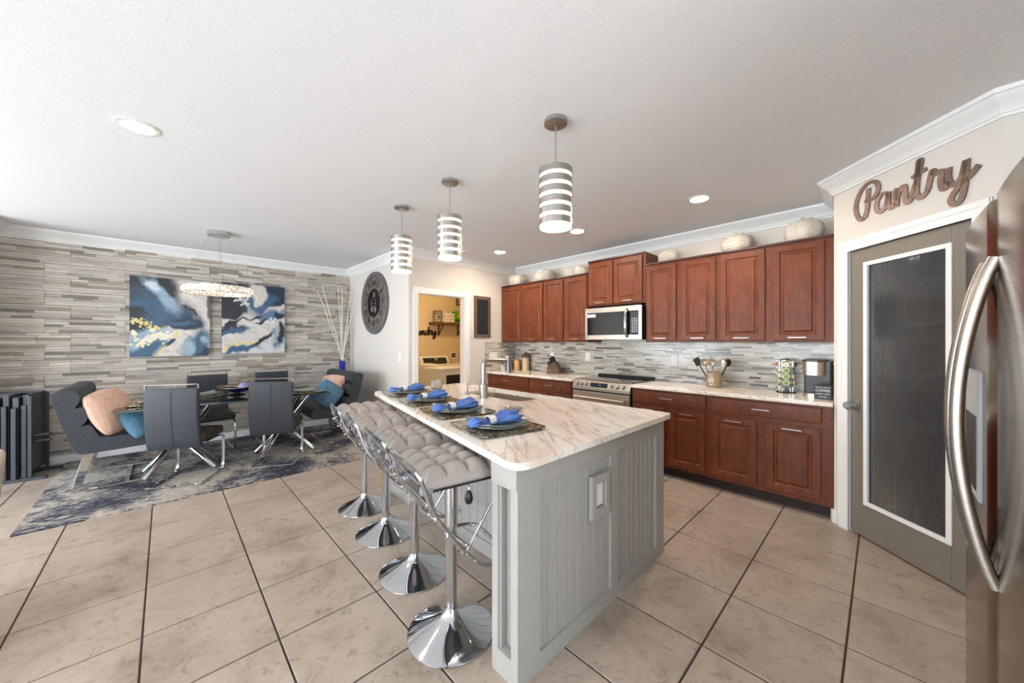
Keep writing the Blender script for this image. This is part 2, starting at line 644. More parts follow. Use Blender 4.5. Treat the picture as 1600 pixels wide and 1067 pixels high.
o['kind'] = 'stuff'

struct(MB().box(-4.5, 4.95, -3.3, 6.6, HC, HC + 0.12).build('ceiling', M['ceiling'], smooth=None))

# stone feature wall with ledger panels
WX0, WX1, WY = -1.27, 2.32, 6.48
wn = struct(MB().box(WX0 - 0.1, WX1 + 0.12, WY, WY + 0.12, 0, HC).build('wall_north', M['grout'], smooth=None))
rs = random.Random(3)
ph, pw = 0.1545, 0.61
tones = [(192, 184, 174), (200, 192, 182), (184, 176, 166), (206, 198, 188), (194, 185, 173), (202, 195, 186)]
darks = [(156, 148, 138), (148, 141, 133), (168, 154, 138), (140, 134, 128)]
row = 0
z = 0.095
while z < 2.515:
    z1 = min(z + ph, 2.535)
    x = WX0 - (pw / 2 if row % 2 else 0.12) - 0.0
    while x < WX1:
        xa, xb = max(x, WX0), min(x + pw, WX1)
        if xb - xa > 0.04:
            mb = MB()
            nst = 5
            zz = 0.0015
            hs_ = [rs.uniform(0.8, 1.25) for _ in range(nst)]
            tot = sum(hs_)
            for hrel in hs_:
                hh = (z1 - z - 0.003) * hrel / tot
                cuts = [xa + 0.0008]
                xx = xa + rs.uniform(0.08, 0.36)
                while xx < xb - 0.06:
                    cuts.append(xx)
                    xx += rs.uniform(0.13, 0.42)
                cuts.append(xb - 0.0008)
                for ca, cb in zip(cuts[:-1], cuts[1:]):
                    c = rs.choice(tones) if rs.random() < 0.8 else rs.choice(darks)
                    k = rs.uniform(0.93, 1.07)
                    dep = rs.uniform(0.006, 0.019)
                    mb.box(ca - xa, cb - xa - 0.0006, -dep, 0, zz + 0.0006, zz + hh - 0.0008, lin([min(255, v * k) for v in c]))
                zz += hh
            mb.build('stone_panel', M['stone'], wn, None, loc=(xa, WY, z))
        x += pw
    z += ph
    row += 1


def wall(name, poly, z0=0, z1=HC, mat=None):
    return struct(MB().prism(poly, z0, z1).build(name, mat or M['wall'], smooth=None))


wall('wall_west', [(-1.39, 6.0), (-1.27, 6.0), (-1.27, 6.6), (-1.39, 6.6)])
wall('wall_clock', [(2.32, 4.49), (2.44, 4.49), (2.44, 6.48), (2.32, 6.48)])
mb = MB()
DX0, DX1, DZ = 2.45, 3.25, 2.05
mb.box(2.32, DX0, 4.37, 4.49, 0, HC)
mb.box(DX1, 4.31, 4.37, 4.49, 0, HC)
mb.box(DX0, DX1, 4.37, 4.49, DZ, HC)
struct(mb.build('wall_laundry_door', M['wall'], smooth=None))
wall('wall_east', [(4.31, 0.14), (4.43, 0.14), (4.43, 4.37), (4.31, 4.37)])
# laundry room shell
wall('wall_laundry_back', [(2.44, 6.40), (4.85, 6.40), (4.85, 6.48), (2.44, 6.48)], mat=M['laundry_wall'])
wall('wall_laundry_right', [(4.75, 4.49), (4.85, 4.49), (4.85, 6.40), (4.75, 6.40)], mat=M['laundry_wall'])
wall('wall_laundry_front', [(4.31, 4.40), (4.85, 4.40), (4.85, 4.49), (4.31, 4.49)], mat=M['laundry_wall'])
# living room behind the camera
mb = MB()
mb.box(-4.5, -0.9, -3.3, -3.2, 0, HC)
mb.box(0.9, 1.05, -3.3, -0.97, 0, HC)
mb.box(-0.9, 0.9, -3.3, -3.2, 2.06, HC)
struct(mb.build('wall_south', M['wall'], smooth=None))
mb = MB()
mb.box(-4.5, -4.4, -3.2, -1.25, 0, HC)
mb.box(-4.5, -4.4, 2.45, 3.5, 0, HC)
mb.box(-4.5, -4.4, 6.0, 6.6, 0, HC)
mb.box(-4.5, -4.4, 3.5, 6.0, 0, 0.25)
mb.box(-4.5, -4.4, 3.5, 6.0, 2.25, HC)
mb.box(-4.5, -4.4, -1.25, 2.45, 0, 0.25)
mb.box(-4.5, -4.4, -1.25, 2.45, 2.25, HC)
struct(mb.build('wall_far_west', M['wall'], smooth=None))
wall('wall_far_north', [(-4.4, 6.48), (-1.39, 6.48), (-1.39, 6.6), (-4.4, 6.6)])

# pantry: side wall, diagonal wall with its door opening, wall by the fridge
PA, PB = Vector((3.69, 0.257)), Vector((3.005, -0.420))
PL = (PB - PA).length
PRZ = math.atan2(PB.y - PA.y, PB.x - PA.x)
pdir = (PB - PA) / PL
pin = Vector((-pdir.y, pdir.x))
wall('wall_pantry_side', [(3.69, 0.257), (4.31, 0.257), (4.31, 0.137), (3.74, 0.137)])
OU0, OU1, OZ = 0.124, 0.856, 2.045
mb = MB()
T = 0.115
for u0, u1, za, zb in ((0.0, OU0, 0, HC), (OU1, PL, 0, HC), (OU0, OU1, OZ, HC)):
    mb.box(u0, u1, 0, T, za, zb)
wp = struct(mb.build('wall_pantry', M['wall'], smooth=None, loc=(PA.x, PA.y, 0), rotz=PRZ))
wall('wall_fridge_side', [(3.005, -0.42), (3.12, -0.47), (3.12, -1.09), (3.005, -1.09)])
wall('wall_fridge_back', [(1.05, -0.97), (3.005, -0.97), (3.005, -1.09), (1.05, -1.09)])
wall('wall_pantry_back', [(4.31, 0.137), (4.43, 0.137), (4.43, -1.09), (4.31, -1.09)])
wall('wall_pantry_end', [(3.12, -0.97), (4.31, -0.97), (4.31, -1.09), (3.12, -1.09)])

# crown moulding and baseboards, mitred round the room
path = [(-1.27, 6.0), (-1.27, 6.48), (2.32, 6.48), (2.32, 4.37), (4.31, 4.37), (4.31, 0.257), (3.69, 0.257), (3.005, -0.42), (3.005, -0.97)]


def offset_pt(i, o):
    P = [Vector(p) for p in path]
    def nrm(a, b):
        d = (b - a).normalized()
        return Vector((d.y, -d.x))
    if i == 0:
        return P[0] + nrm(P[0], P[1]) * o
    if i == len(P) - 1:
        return P[-1] + nrm(P[-2], P[-1]) * o
    n1, n2 = nrm(P[i - 1], P[i]), nrm(P[i], P[i + 1])
    return P[i] + (n1 + n2) * (o / (1 + n1.dot(n2)))


crown = [(0.0, -0.118), (0.012, -0.118), (0.014, -0.104), (0.022, -0.100), (0.026, -0.088), (0.040, -0.070), (0.060, -0.050), (0.078, -0.034), (0.084, -0.024), (0.094, -0.021), (0.096, 0.0), (0.0, 0.0)]
basep = [(0.0, 0.095), (0.006, 0.095), (0.012, 0.085), (0.014, 0.07), (0.014, 0.0), (0.0, 0.0)]


def run(name, prof, i, zoff):
    mb = MB()
    A = [(*offset_pt(i, o), z + zoff) for o, z in prof]
    B = [(*offset_pt(i + 1, o), z + zoff) for o, z in prof]
    n = len(prof)
    mb.add(A + B, [(k, (k + 1) % n, n + (k + 1) % n, n + k) for k in range(n)] + [tuple(range(n - 1, -1, -1)), tuple(range(n, 2 * n))])
    return struct(mb.build(name, M['trim'], smooth=30))


for i in range(len(path) - 1):
    run('trim_%d' % (i + 1), crown, i, HC)
run('baseboard_west', basep, 0, 0)
run('baseboard_north', basep, 1, 0)
run('baseboard_clock', basep, 2, 0)
mb = MB()
mb.box(-0.014, 0.036, -0.014, 0, 0, 0.10)
mb.box(-0.014, 0.0, -0.014, 0.05, 0, 0.10)
struct(mb.build('baseboard_pantry', M['trim'], smooth=None, loc=(PA.x, PA.y, 0), rotz=PRZ))

# laundry doorway casing
mb = MB()
cw = 0.075
for x0, x1 in ((DX0 - cw, DX0 + 0.006), (DX1 - 0.006, DX1 + cw)):
    mb.box(x0, x1, 4.354, 4.37, 0, DZ + cw)
mb.box(DX0 - cw, DX1 + cw, 4.3535, 4.37, DZ - 0.006, DZ + cw)
mb.box(DX0, DX0 + 0.012, 4.37, 4.49, 0, DZ)
mb.box(DX1 - 0.012, DX1, 4.37, 4.49, 0, DZ)
mb.box(DX0, DX1, 4.37, 4.49, DZ - 0.012, DZ)
struct(mb.build('trim_9', M['trim'], smooth=None, bevel=0.003))

# pantry door casing (stepped profile), in the wall's frame
mb = MB()
for w0, w1, t in ((0.0, 0.078, 0.012), (0.0, 0.066, 0.018), (0.045, 0.075, 0.022)):
    mb.box(OU0 - w1 + 0.005, OU0 - w0 + 0.005, -t, 0, 0, OZ + w1)
    mb.box(OU1 + w0 - 0.005, OU1 + w1 - 0.005, -t, 0, 0, OZ + w1)
    mb.box(OU0 - w1 + 0.005, OU1 + w1 - 0.005, -t - 0.0005, 0, OZ + w0 - 0.005, OZ + w1)
mb.box(OU0, OU0 + 0.004, 0, T, 0, OZ)
mb.box(OU1 - 0.004, OU1, 0, T, 0, OZ)
struct(mb.build('trim_10', M['trim'], smooth=None, bevel=0.002, loc=(PA.x, PA.y, 0), rotz=PRZ))

# pantry door with reeded glass
door = bpy.data.objects.new('door_1', None)
COL.objects.link(door)
struct(door)
door.location = (PA.x, PA.y, 0)
door.rotation_euler = (0, 0, PRZ)
d0, d1, dz0, dz1 = OU0 + 0.006, OU1 - 0.006, 0.012, OZ - 0.008
g0, g1, gz0, gz1 = d0 + 0.108, d1 - 0.108, 0.245, 1.935
y0, y1 = 0.006, 0.041
MB().box(d0, g0, y0, y1, dz0, dz1).build('door_stile', M['doorgrey'], door, None, 0.002)
MB().box(g1, d1, y0, y1, dz0, dz1).build('door_stile', M['doorgrey'], door, None, 0.002)
MB().box(g0, g1, y0, y1, dz0, gz0).build('door_rail', M['doorgrey'], door, None, 0.0)
MB().box(g0, g1, y0, y1, gz1, dz1).build('door_rail', M['doorgrey'], door, None, 0.0)
mb = MB()
bw = 0.022
mb.box(g0 - 0.006, g0 + bw, y0 - 0.007, y0 + 0.012, gz0 - 0.006, gz1 + 0.006)
mb.box(g1 - bw, g1 + 0.006, y0 - 0.007, y0 + 0.012, gz0 - 0.006, gz1 + 0.006)
mb.box(g0 + bw, g1 - bw, y0 - 0.0068, y0 + 0.012, gz0 - 0.006, gz0 + bw)
mb.box(g0 + bw, g1 - bw, y0 - 0.0068, y0 + 0.012, gz1 - bw, gz1 + 0.006)
mb.build('glazing_bead', M['trim'], door, None, 0.003)
m, nt, b = newmat('reeded_glass')
b.inputs['Base Color'].default_value = (0.36, 0.37, 0.38, 1)
b.inputs['Roughness'].default_value = 0.04
b.inputs['Transmission Weight'].default_value = 0.9
b.inputs['IOR'].default_value = 1.35
M['reeded'] = m
mb = MB()
nr = 46
for k in range(nr):
    x0 = g0 + (g1 - g0) * k / nr
    wv = (g1 - g0) / nr
    pts = [(x0 + wv * t / 6, 0.018 - 0.0058 * math.sin(PI * t / 6)) for t in range(7)]
    vs = [(x, y, gz0) for x, y in pts] + [(x, y, gz1) for x, y in pts]
    mb.add(vs, [(t, t + 1, 8 + t, 7 + t) for t in range(6)])
mb.add([(g0, 0.024, gz0), (g1, 0.024, gz0), (g1, 0.024, gz1), (g0, 0.024, gz1)], [(3, 2, 1, 0)])
mb.build('reeded_pane', M['reeded'], door, 20)
kb = MB()
kb.box(d0 + 0.018, d0 + 0.074, y0 - 0.012, y0, 0.895, 0.955)
rz = kb.build('knob_rosette', M['nickel'], door, None, 0.004)
kb = MB().lathe([(0, 0), (0.011, 0.0), (0.011, 0.022), (0.026, 0.034), (0.032, 0.048), (0.026, 0.062), (0.0, 0.068)], 8)
kb.xf(Matrix.Translation((d0 + 0.046, y0 - 0.012, 0.925)) @ Matrix.Rotation(R(90), 4, 'X'))
kb.build('glass_knob', clear('crystal_knob', (225, 228, 230), 0.02, 0.25, 1.7), rz, None)

# pantry shelves seen dimly through the pane
for k, zz in enumerate((0.42, 0.78, 1.14, 1.50, 1.82)):
    o = MB().box(3.9, 4.30, -0.95, 0.12, zz, zz + 0.02).build('pantry_shelf', M['pantry_shelf'], smooth=None)
    tag(o, ['lowest', 'second lowest', 'middle', 'second highest', 'highest'][k] + ' white shelf inside the pantry behind reeded glass', 'shelf', 'pantry shelves')
rs = random.Random(11)
pc = [('red', (150, 60, 40)), ('cream', (206, 192, 154)), ('blue', (60, 80, 120)), ('yellow', (180, 160, 66)), ('grey', (130, 130, 128)), ('brown', (90, 60, 44))]
names = ['lowest', 'second lowest', 'middle', 'second highest', 'highest']
for k, zz in enumerate((0.42, 0.78, 1.14, 1.50, 1.82)):
    for q in range(3):
        h = rs.uniform(0.14, 0.26)
        yy = -0.72 + q * 0.32
        cn, cv = pc[(k * 2 + q) % 6]
        mm = solid('carton_%d_%d' % (k, q), cv, 0.5)
        if (k + q) % 2:
            mb = MB().box(3.95, 4.13, yy - 0.09, yy + 0.09, zz + 0.02, zz + 0.02 + h)
            mb.box(3.944, 3.95, yy - 0.06, yy + 0.06, zz + 0.05, zz + h - 0.02)
            o = mb.build('food_carton', mm, smooth=None, bevel=0.003)
            tag(o, cn + ' food carton on the ' + names[k] + ' pantry shelf behind reeded glass', 'carton', 'cartons in the pantry')
        else:
            o = MB().lathe([(0, 0), (0.06, 0), (0.062, 0.01), (0.062, h - 0.05), (0.045, h - 0.02), (0.05, h - 0.018), (0.05, h), (0, h)], 16, (4.04, yy, zz + 0.02)).build('food_jar', mm)
            tag(o, cn + ' food jar on the ' + names[k] + ' pantry shelf behind reeded glass', 'jar', 'jars in the pantry')

# ------------------------------------------------------------------ script lettering
GL = {
    'P': ([[(0.38, 0.0), (0.12, 0.0), (-0.12, 0.45), (-0.14, 1.0), (0.12, 1.6), (0.58, 1.92), (1.02, 1.8), (1.18, 1.4), (0.98, 1.02), (0.62, 0.9), (0.4, 1.02)], [(0.62, 1.62), (0.58, 1.1), (0.54, 0.5), (0.38, 0.0)]], 1.0),
    'L': ([[(0.85, 1.55), (0.6, 1.9), (0.3, 1.7), (0.3, 1.1), (0.25, 0.4), (0.0, 0.05), (0.3, 0.2), (0.7, 0.0), (1.1, 0.2)]], 1.0),
    'a': ([[(0.72, 0.84), (0.42, 1.0), (0.12, 0.72), (0.08, 0.25), (0.3, 0.02), (0.58, 0.3), (0.74, 0.9)], [(0.74, 0.95), (0.7, 0.35), (0.84, 0.03), (1.08, 0.25)]], 1.0),
    'n': ([[(0.0, 0.3), (0.14, 0.95), (0.16, 0.45), (0.13, 0.0)], [(0.14, 0.4), (0.34, 0.86), (0.52, 0.92), (0.56, 0.5), (0.6, 0.08), (0.74, 0.02), (0.92, 0.28)]], 0.86),
    't': ([[(-0.02, 0.25), (0.26, 1.0), (0.42, 1.8), (0.34, 1.85), (0.26, 1.0), (0.24, 0.3), (0.42, 0.0), (0.74, 0.28)], [(0.0, 1.2), (0.68, 1.34)]], 0.72),
    'r': ([[(0.0, 0.28), (0.16, 0.98), (0.24, 1.12), (0.32, 0.9), (0.58, 0.94), (0.54, 0.4), (0.66, 0.02), (0.88, 0.3)]], 0.84),
    'y': ([[(0.02, 0.95), (0.02, 0.4), (0.22, 0.04), (0.5, 0.3), (0.66, 0.95)], [(0.68, 1.0), (0.64, 0.1), (0.5, -0.66), (0.26, -0.86), (0.1, -0.56), (0.4, -0.1), (0.8, 0.2), (1.12, 0.55)]], 1.0),
    'u': ([[(0.0, 0.9), (0.0, 0.3), (0.2, 0.02), (0.44, 0.3), (0.54, 0.92)], [(0.54, 0.95), (0.54, 0.25), (0.68, 0.02), (0.9, 0.3)]], 0.86),
    'd': ([[(0.72, 0.84), (0.42, 1.0), (0.1, 0.6), (0.26, 0.02), (0.56, 0.25), (0.8, 1.1), (0.9, 1.85)], [(0.9, 1.85), (0.76, 0.6), (0.86, 0.03), (1.08, 0.28)]], 1.02),
}


def script_word(word, size, width, depth):
    """flat script letters in the XZ plane, extruded along Y"""
    mb = MB()
    x = 0
    for chx in word:
        strokes, adv = GL[chx]
        for st in strokes:
            p = [Vector((x + a, b)) * size for a, b in st]
            p3 = spline([(q.x, 0, q.y) for q in p], 5)
            n = len(p3)
            L_, R_ = [], []
            for i in range(n):
                t = (p3[min(i + 1, n - 1)] - p3[max(i - 1, 0)]).normalized()
                nn = Vector((-t.z, 0, t.x))
                ww = width * size * (0.36 + 0.24 * abs(t.z))
                L_.append(p3[i] + nn * ww)
                R_.append(p3[i] - nn * ww)
            vs = []
            for i in range(n):
                vs += [L_[i], R_[i], L_[i] + Vector((0, depth, 0)), R_[i] + Vector((0, depth, 0))]
            fs = []
            for i in range(n - 1):
                k = 4 * i
                fs += [(k, k + 1, k + 5, k + 4), (k + 2, k + 6, k + 7, k + 3), (k, k + 4, k + 6, k + 2), (k + 1, k + 3, k + 7, k + 5)]
            fs += [(0, 2, 3, 1), (4 * n - 4, 4 * n - 3, 4 * n - 1, 4 * n - 2)]
            mb.add(vs, fs)
        x += adv
    return mb, x * size


def text_mesh(s, size, depth, mat, name, parent, Mx, align='CENTER'):
    cu = bpy.data.curves.new(name, 'FONT')
    cu.body = s
    cu.size = size
    cu.extrude = depth
    cu.align_x = align
    cu.resolution_u = 2
    t = bpy.data.objects.new(name + '_tmp', cu)
    COL.objects.link(t)
    dg = bpy.context.evaluated_depsgraph_get()
    me = bpy.data.meshes.new_from_object(t.evaluated_get(dg))
    bpy.data.objects.remove(t, do_unlink=True)
    me.transform(Mx)
    me.materials.clear()
    return put(name, me, mat, parent)


mb, wd = script_word('Pantry', 0.121, 0.215, 0.008)
o = mb.build('pantry_sign', M['sign_metal'], smooth=None)
tag(o, 'brown metal script sign reading Pantry above the glass door', 'sign')
o.location = (PA.x + pdir.x * 0.205 - pin.x * 0.0105, PA.y + pdir.y * 0.205 - pin.y * 0.0105, 2.245)
o.rotation_euler = (0, 0, PRZ)

# ------------------------------------------------------------------ kitchen run (local frame: x runs -Y, y runs +X into the wall)
KR = R(-90)
XU, XB = 3.98, 3.70       # fronts of upper and base boxes
CT = 0.915                # worktop height


def raised_door(w, h, t=0.02, stile=0.052):
    mb = MB()
    loops = [(0.0, 0.0), (0.0, t - 0.003), (0.003, t), (stile, t), (stile + 0.008, t - 0.009), (stile + 0.018, t - 0.009), (stile + 0.036, t - 0.0015)]
    vs = []
    for ins, d in loops:
        vs += [(ins, -d, ins), (w - ins, -d, ins), (w - ins, -d, h - ins), (ins, -d, h - ins)]
    fs = [(3, 2, 1, 0)]
    for i in range(len(loops) - 1):
        for k in range(4):
            a, b = i * 4 + k, i * 4 + (k + 1) % 4
            fs.append((a, b, b + 4, a + 4))
    e = (len(loops) - 1) * 4
    fs.append((e, e + 1, e + 2, e + 3))
    return mb.add(vs, fs)


def slab_front(w, h, t=0.02):
    mb = MB()
    loops = [(0.0, 0.0), (0.0, t - 0.005), (0.004, t - 0.001), (0.012, t)]
    vs = []
    for ins, d in loops:
        vs += [(ins, -d, ins), (w - ins, -d, ins), (w - ins, -d, h - ins), (ins, -d, h - ins)]
    fs = [(3, 2, 1, 0)]
    for i in range(len(loops) - 1):
        for k in range(4):
            a, b = i * 4 + k, i * 4 + (k + 1) % 4
            fs.append((a, b, b + 4, a + 4))
    e = (len(loops) - 1) * 4
    fs.append((e, e + 1, e + 2, e + 3))
    return mb.add(vs, fs)


def pull(parent, x, z, L=0.13, y=-0.02):
    mb = MB()
    mb.box(x - L / 2, x + L / 2, y - 0.028, y - 0.018, z - 0.005, z + 0.005)
    for s in (-1, 1):
        mb.box(x + s * L * 0.36 - 0.004, x + s * L * 0.36 + 0.004, y - 0.019, y + 0.001, z - 0.004, z + 0.004)
    return mb.build('handle', M['nickel'], parent, None, 0.002)


def upper(label, Y0, Y1, z0, z1, doors, filler=0.0, depth=0.33):
    """Y0 is the left end (large Y)"""
    w = Y0 - Y1
    t = thing('wall_cabinet', label, 'cabinet', (XU, Y0, z0), KR)
    mb = MB().box(0, w, 0, depth - 0.004, 0, z1 - z0 - 0.018)
    mb.build('body', M['cherry'], t, None, 0.0)
    MB().box(-0.006 if depth > 0.331 else 0.001, w - 0.001, -0.022, depth - 0.005, z1 - z0 - 0.018, z1 - z0).build('top_moulding', M['cherry_dark'], t, None, 0.002)
    for a, b in doors:
        x0, x1 = Y0 - a, Y0 - b
        d = raised_door(x1 - x0, z1 - z0 - 0.055).build('door', M['cherry'], t, 20, loc=(x0, 0, 0.018))
        pull(d, (x1 - x0) / 2, 0.024)
    return t


upper('pair of cherry wall cabinet doors beside the chalkboard wall', 4.345, 3.447, 1.378, 2.285, [(4.338, 3.886), (3.876, 3.455)])
upper('cherry wall cabinet with two narrow doors just before the microwave, above the knife block', 3.445, 2.678, 1.378, 2.285, [(3.435, 3.085), (3.04, 2.692)])
upper('short raised cherry cabinet above the microwave', 2.672, 1.898, 1.835, 2.425, [(2.66, 2.312), (2.297, 1.93)], depth=0.33)
upper('cherry wall cabinet with two doors between the microwave and the utensil crock', 1.894, 1.142, 1.378, 2.275, [(1.876, 1.549), (1.495, 1.162)])
upper('widest cherry wall cabinet above the coffee maker, next to the pantry', 1.140, 0.262, 1.378, 2.275, [(1.12, 0.75), (0.694, 0.336)])


def base(label, Y0, Y1, drawer, doors, right_fill=0.0):
    w = Y0 - Y1
    t = thing('base_cabinet', label, 'cabinet', (XB, Y0, 0), KR)
    MB().box(0, w, 0, 0.605, 0.10, 0.882).build('body', M['cherry'], t, None)
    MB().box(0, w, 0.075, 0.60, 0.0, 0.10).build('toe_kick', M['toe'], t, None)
    a, b = drawer
    d = slab_front(a - b, 0.122).build('drawer', M['cherry'], t, 20, loc=(Y0 - a, 0, 0.738))
    pull(d, (a - b) / 2, 0.061)
    for a, b in doors:
        d = raised_door(a - b, 0.555).build('door', M['cherry'], t, 20, loc=(Y0 - a, 0, 0.14))
        pull(d, (a - b) / 2, 0.528)
    return t


base('cherry base cabinet in the corner under the canisters', 4.365, 3.472, (4.355, 3.484), [(4.355, 3.93), (3.912, 3.484)])
base('cherry base cabinet under the knife block, left of the range', 3.47, 2.712, (3.459, 2.735), [(3.459, 3.11), (3.092, 2.735)])
base('cherry base cabinet right of the range under the utensil crock', 1.915, 1.142, (1.90, 1.165), [(1.90, 1.552), (1.504, 1.170)])
base('cherry base cabinet under the coffee maker beside the pantry door', 1.140, 0.262, (1.117, 0.33), [(1.112, 0.756), (0.692, 0.333)])

o = MB().prism(round_poly([(3.655, 2.70), (4.309, 2.70), (4.309, 4.368), (3.655, 4.368)], [0.012, 0, 0, 0]), 0.882, CT).build('countertop', M['marble'], smooth=None, bevel=0.006, seg=3)
tag(o, 'pale veined countertop left of the range, holding the knife block', 'countertop')
o = MB().prism(round_poly([(3.655, 0.259), (4.309, 0.259), (4.309, 1.918), (3.655, 1.918)], [0, 0, 0, 0.012]), 0.882, CT).build('countertop', M['marble'], smooth=None, bevel=0.006, seg=3)
tag(o, 'pale veined countertop right of the range, holding the coffee maker', 'countertop')

# backsplash: thin mosaic strips, too fine to pick apart
rs = random.Random(5)
mb = MB()
pal = [(208, 201, 189), (196, 189, 176), (216, 210, 200), (184, 175, 161), (170, 163, 153), (200, 189, 171), (212, 205, 192)]
pdk = [(116, 111, 107), (98, 93, 90), (130, 123, 118), (136, 124, 110)]


def strips(a0, a1, z0, z1, place):
    z = z0
    while z < z1 - 0.004:
        h = rs.choice((0.011, 0.016, 0.016, 0.024))
        h = min(h, z1 - z)
        a = a0 - rs.uniform(0, 0.15)
        while a < a1:
            w = rs.choice((0.1, 0.15, 0.15, 0.2))
            b0, b1 = max(a, a0), min(a + w, a1)
            if b1 - b0 > 0.006:
                c = rs.choice(pal) if rs.random() < 0.85 else rs.choice(pdk)
                dep = rs.uniform(0.005, 0.007)
                place(b0 + 0.0008, b1 - 0.0008, z + 0.0008, z + h - 0.0008, dep, lin(c))
            a += w
        z += h


strips(0.262, 4.362, CT, 1.377, lambda a, b, c, d, e, col: mb.box(4.309 - e, 4.309, a, b, c, d, col))
strips(3.63, 4.300, CT, 1.377, lambda a, b, c, d, e, col: mb.box(a, b, 4.369 - e, 4.369, c, d, col))
bs = struct(MB().box(4.3065, 4.3095, 0.262, 4.366, CT, 1.377).box(3.628, 4.306, 4.3665, 4.3695, CT, 1.377).build('trim_backsplash', solid('pale_grout', (205, 202, 196), 0.8), smooth=None))
o = mb.build('mosaic_strips', M['mosaic_strip'], bs, None)
o['kind'] = 'stuff'


def outlet(label, loc, rotz, w=0.075, h=0.115, switches=1, cat='outlet'):
    t = thing('wall_outlet' if cat == 'outlet' else 'light_switch', label, cat, loc, rotz)
    MB().box(-w / 2, w / 2, -0.006, 0, -h / 2, h / 2).build('cover_plate', M['white_plastic'], t, None, 0.002)
    for k in range(switches):
        cx = (k - (switches - 1) / 2) * 0.046
        MB().box(cx - 0.016, cx + 0.016, -0.009, -0.006, -0.033, 0.033).build('rocker' if cat != 'outlet' else 'socket', M['white_plastic'], t, None, 0.001)
    return t


outlet('white outlet on the backsplash behind the range', (4.3025, 2.90, 1.17), KR)
outlet('white outlet on the backsplash left of the utensil crock', (4.3025, 1.70, 1.17), KR)
outlet('white outlet on the backsplash behind the knife block', (4.3025, 3.55, 1.16), KR)
outlet('wide white switch and outlet plate on the short backsplash return', (3.80, 4.3625, 1.155), 0, 0.16, 0.115, 3)
outlet('white light switch on the wall below the round clock', (2.3195, 4.61, 1.165), KR, 0.075, 0.12, 1, 'switch')

# microwave
t = thing('microwave', 'stainless over-the-range microwave with black window', 'microwave', (3.915, 2.672, 1.408), KR)
W_, H_ = 0.765, 0.398
MB().box(0, W_, 0.012, 0.388, 0, H_).build('case', M['black'], t, None, 0.004)
mb = MB()
mb.box(0, W_, -0.012, 0.012, 0, 0.058)
mb.box(0, W_, -0.012, 0.012, H_ - 0.062, H_)
mb.box(0, 0.03, -0.012, 0.012, 0.058, H_ - 0.062)
mb.box(W_ - 0.04, W_, -0.012, 0.012, 0.058, H_ - 0.062)
mb.build('front_frame', M['steel'], t, None, 0.002)
MB().box(0.03, W_ - 0.04, -0.009, 0.012, 0.058, H_ - 0.062).build('window', M['black_glass'], t, None)
MB().box(0.034, 0.155, -0.0098, -0.009, H_ - 0.115, H_ - 0.078).build('energy_sticker', M['white_plastic'], t, None)
MB().box(0.03, 0.045, -0.0128, -0.012, 0.024, 0.036).build('badge', M['black'], t, None)
hb = spline([(0.588, -0.012, 0.03), (0.583, -0.045, 0.07), (0.58, -0.06, 0.19), (0.583, -0.045, 0.31), (0.588, -0.012, 0.36)], 5)
MB().tube(hb, 0.017, 8, flat=(1.0, 0.6)).build('handle', M['chrome'], t)
kp = MB().box(0.63, 0.72, -0.0105, -0.009, 0.075, 0.325).build('keypad', M['black'], t, None)
kb = MB()
for r_ in range(8):
    for c_ in range(3):
        kb.box(0.645 + c_ * 0.026, 0.658 + c_ * 0.026, -0.0115, -0.0105, 0.088 + r_ * 0.022, 0.094 + r_ * 0.022)
kb.build('key_markings', M['white_plastic'], kp, None)
MB().box(0.12, 0.3, 0.05, 0.2, -0.006, 0).build('vent_grille', M['black'], t, None)

# range
t = thing('range', 'stainless slide-in electric range with six knobs', 'range', (3.665, 2.697, 0), KR)
RW = 0.773
MB().box(0.004, RW - 0.004, 0.03, 0.63, 0.05, 0.895).build('body', M['black'], t, None)
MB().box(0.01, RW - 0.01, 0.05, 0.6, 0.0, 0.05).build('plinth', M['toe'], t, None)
MB().box(-0.004, RW + 0.004, 0.052, 0.632, 0.9155, 0.924).build('cooktop', M['black_glass'], t, None, 0.002)
MB().box(0.01, RW - 0.01, 0.03, 0.6, 0.895, 0.9155).build('cooktop_support', M['black'], t, None)
mb = MB().prof_x([(0.052, 0.925), (0.02, 0.905), (0.0, 0.835), (0.0, 0.80), (0.052, 0.80)], 0.0, RW)
cp = mb.build('control_panel', M['steel'], t, None, 0.004)
sl = math.atan2(0.02, 0.07)
for k, x in enumerate((0.075, 0.14, 0.205, 0.545, 0.615, 0.69)):
    kb = MB().lathe([(0, 0), (0.026, 0), (0.026, 0.006), (0.022, 0.008), (0.02, 0.034), (0.016, 0.038), (0, 0.038)], 18)
    kb.box(-0.003, 0.003, -0.018, 0.018, 0.036, 0.042)
    kb.xf(Matrix.Translation((x, 0.009, 0.868)) @ Matrix.Rotation(R(90) - sl, 4, 'X'))
    kb.build('knob', M['nickel'], t)
dp = MB().box(-0.115, 0.115, -0.002, 0.003, -0.026, 0.026)
dp.xf(Matrix.Translation((0.373, 0.0085, 0.868)) @ Matrix.Rotation(-sl, 4, 'X'))
dpo = dp.build('display', M['black_glass'], t, None)
dp = MB().box(0.0, 0.03, -0.0035, -0.002, -0.006, 0.006)
dp.xf(Matrix.Translation((0.373, 0.0085, 0.868)) @ Matrix.Rotation(-sl, 4, 'X'))
dp.build('clock_digits', M['display'], dpo, None)
od = MB().box(0.006, RW - 0.006, 0.0, 0.03, 0.255, 0.785).build('oven_door', M['steel'], t, None, 0.004)
MB().box(0.07, RW - 0.07, -0.003, 0.001, 0.33, 0.62).build('oven_window', M['black_glass'], od, None)
hb = MB().tube([(0.05, -0.045, 0.715), (RW - 0.05, -0.045, 0.715)], 0.012, 12)
for x in (0.08, RW - 0.08):
    hb.box(x - 0.012, x + 0.012, -0.045, 0.001, 0.706, 0.724)
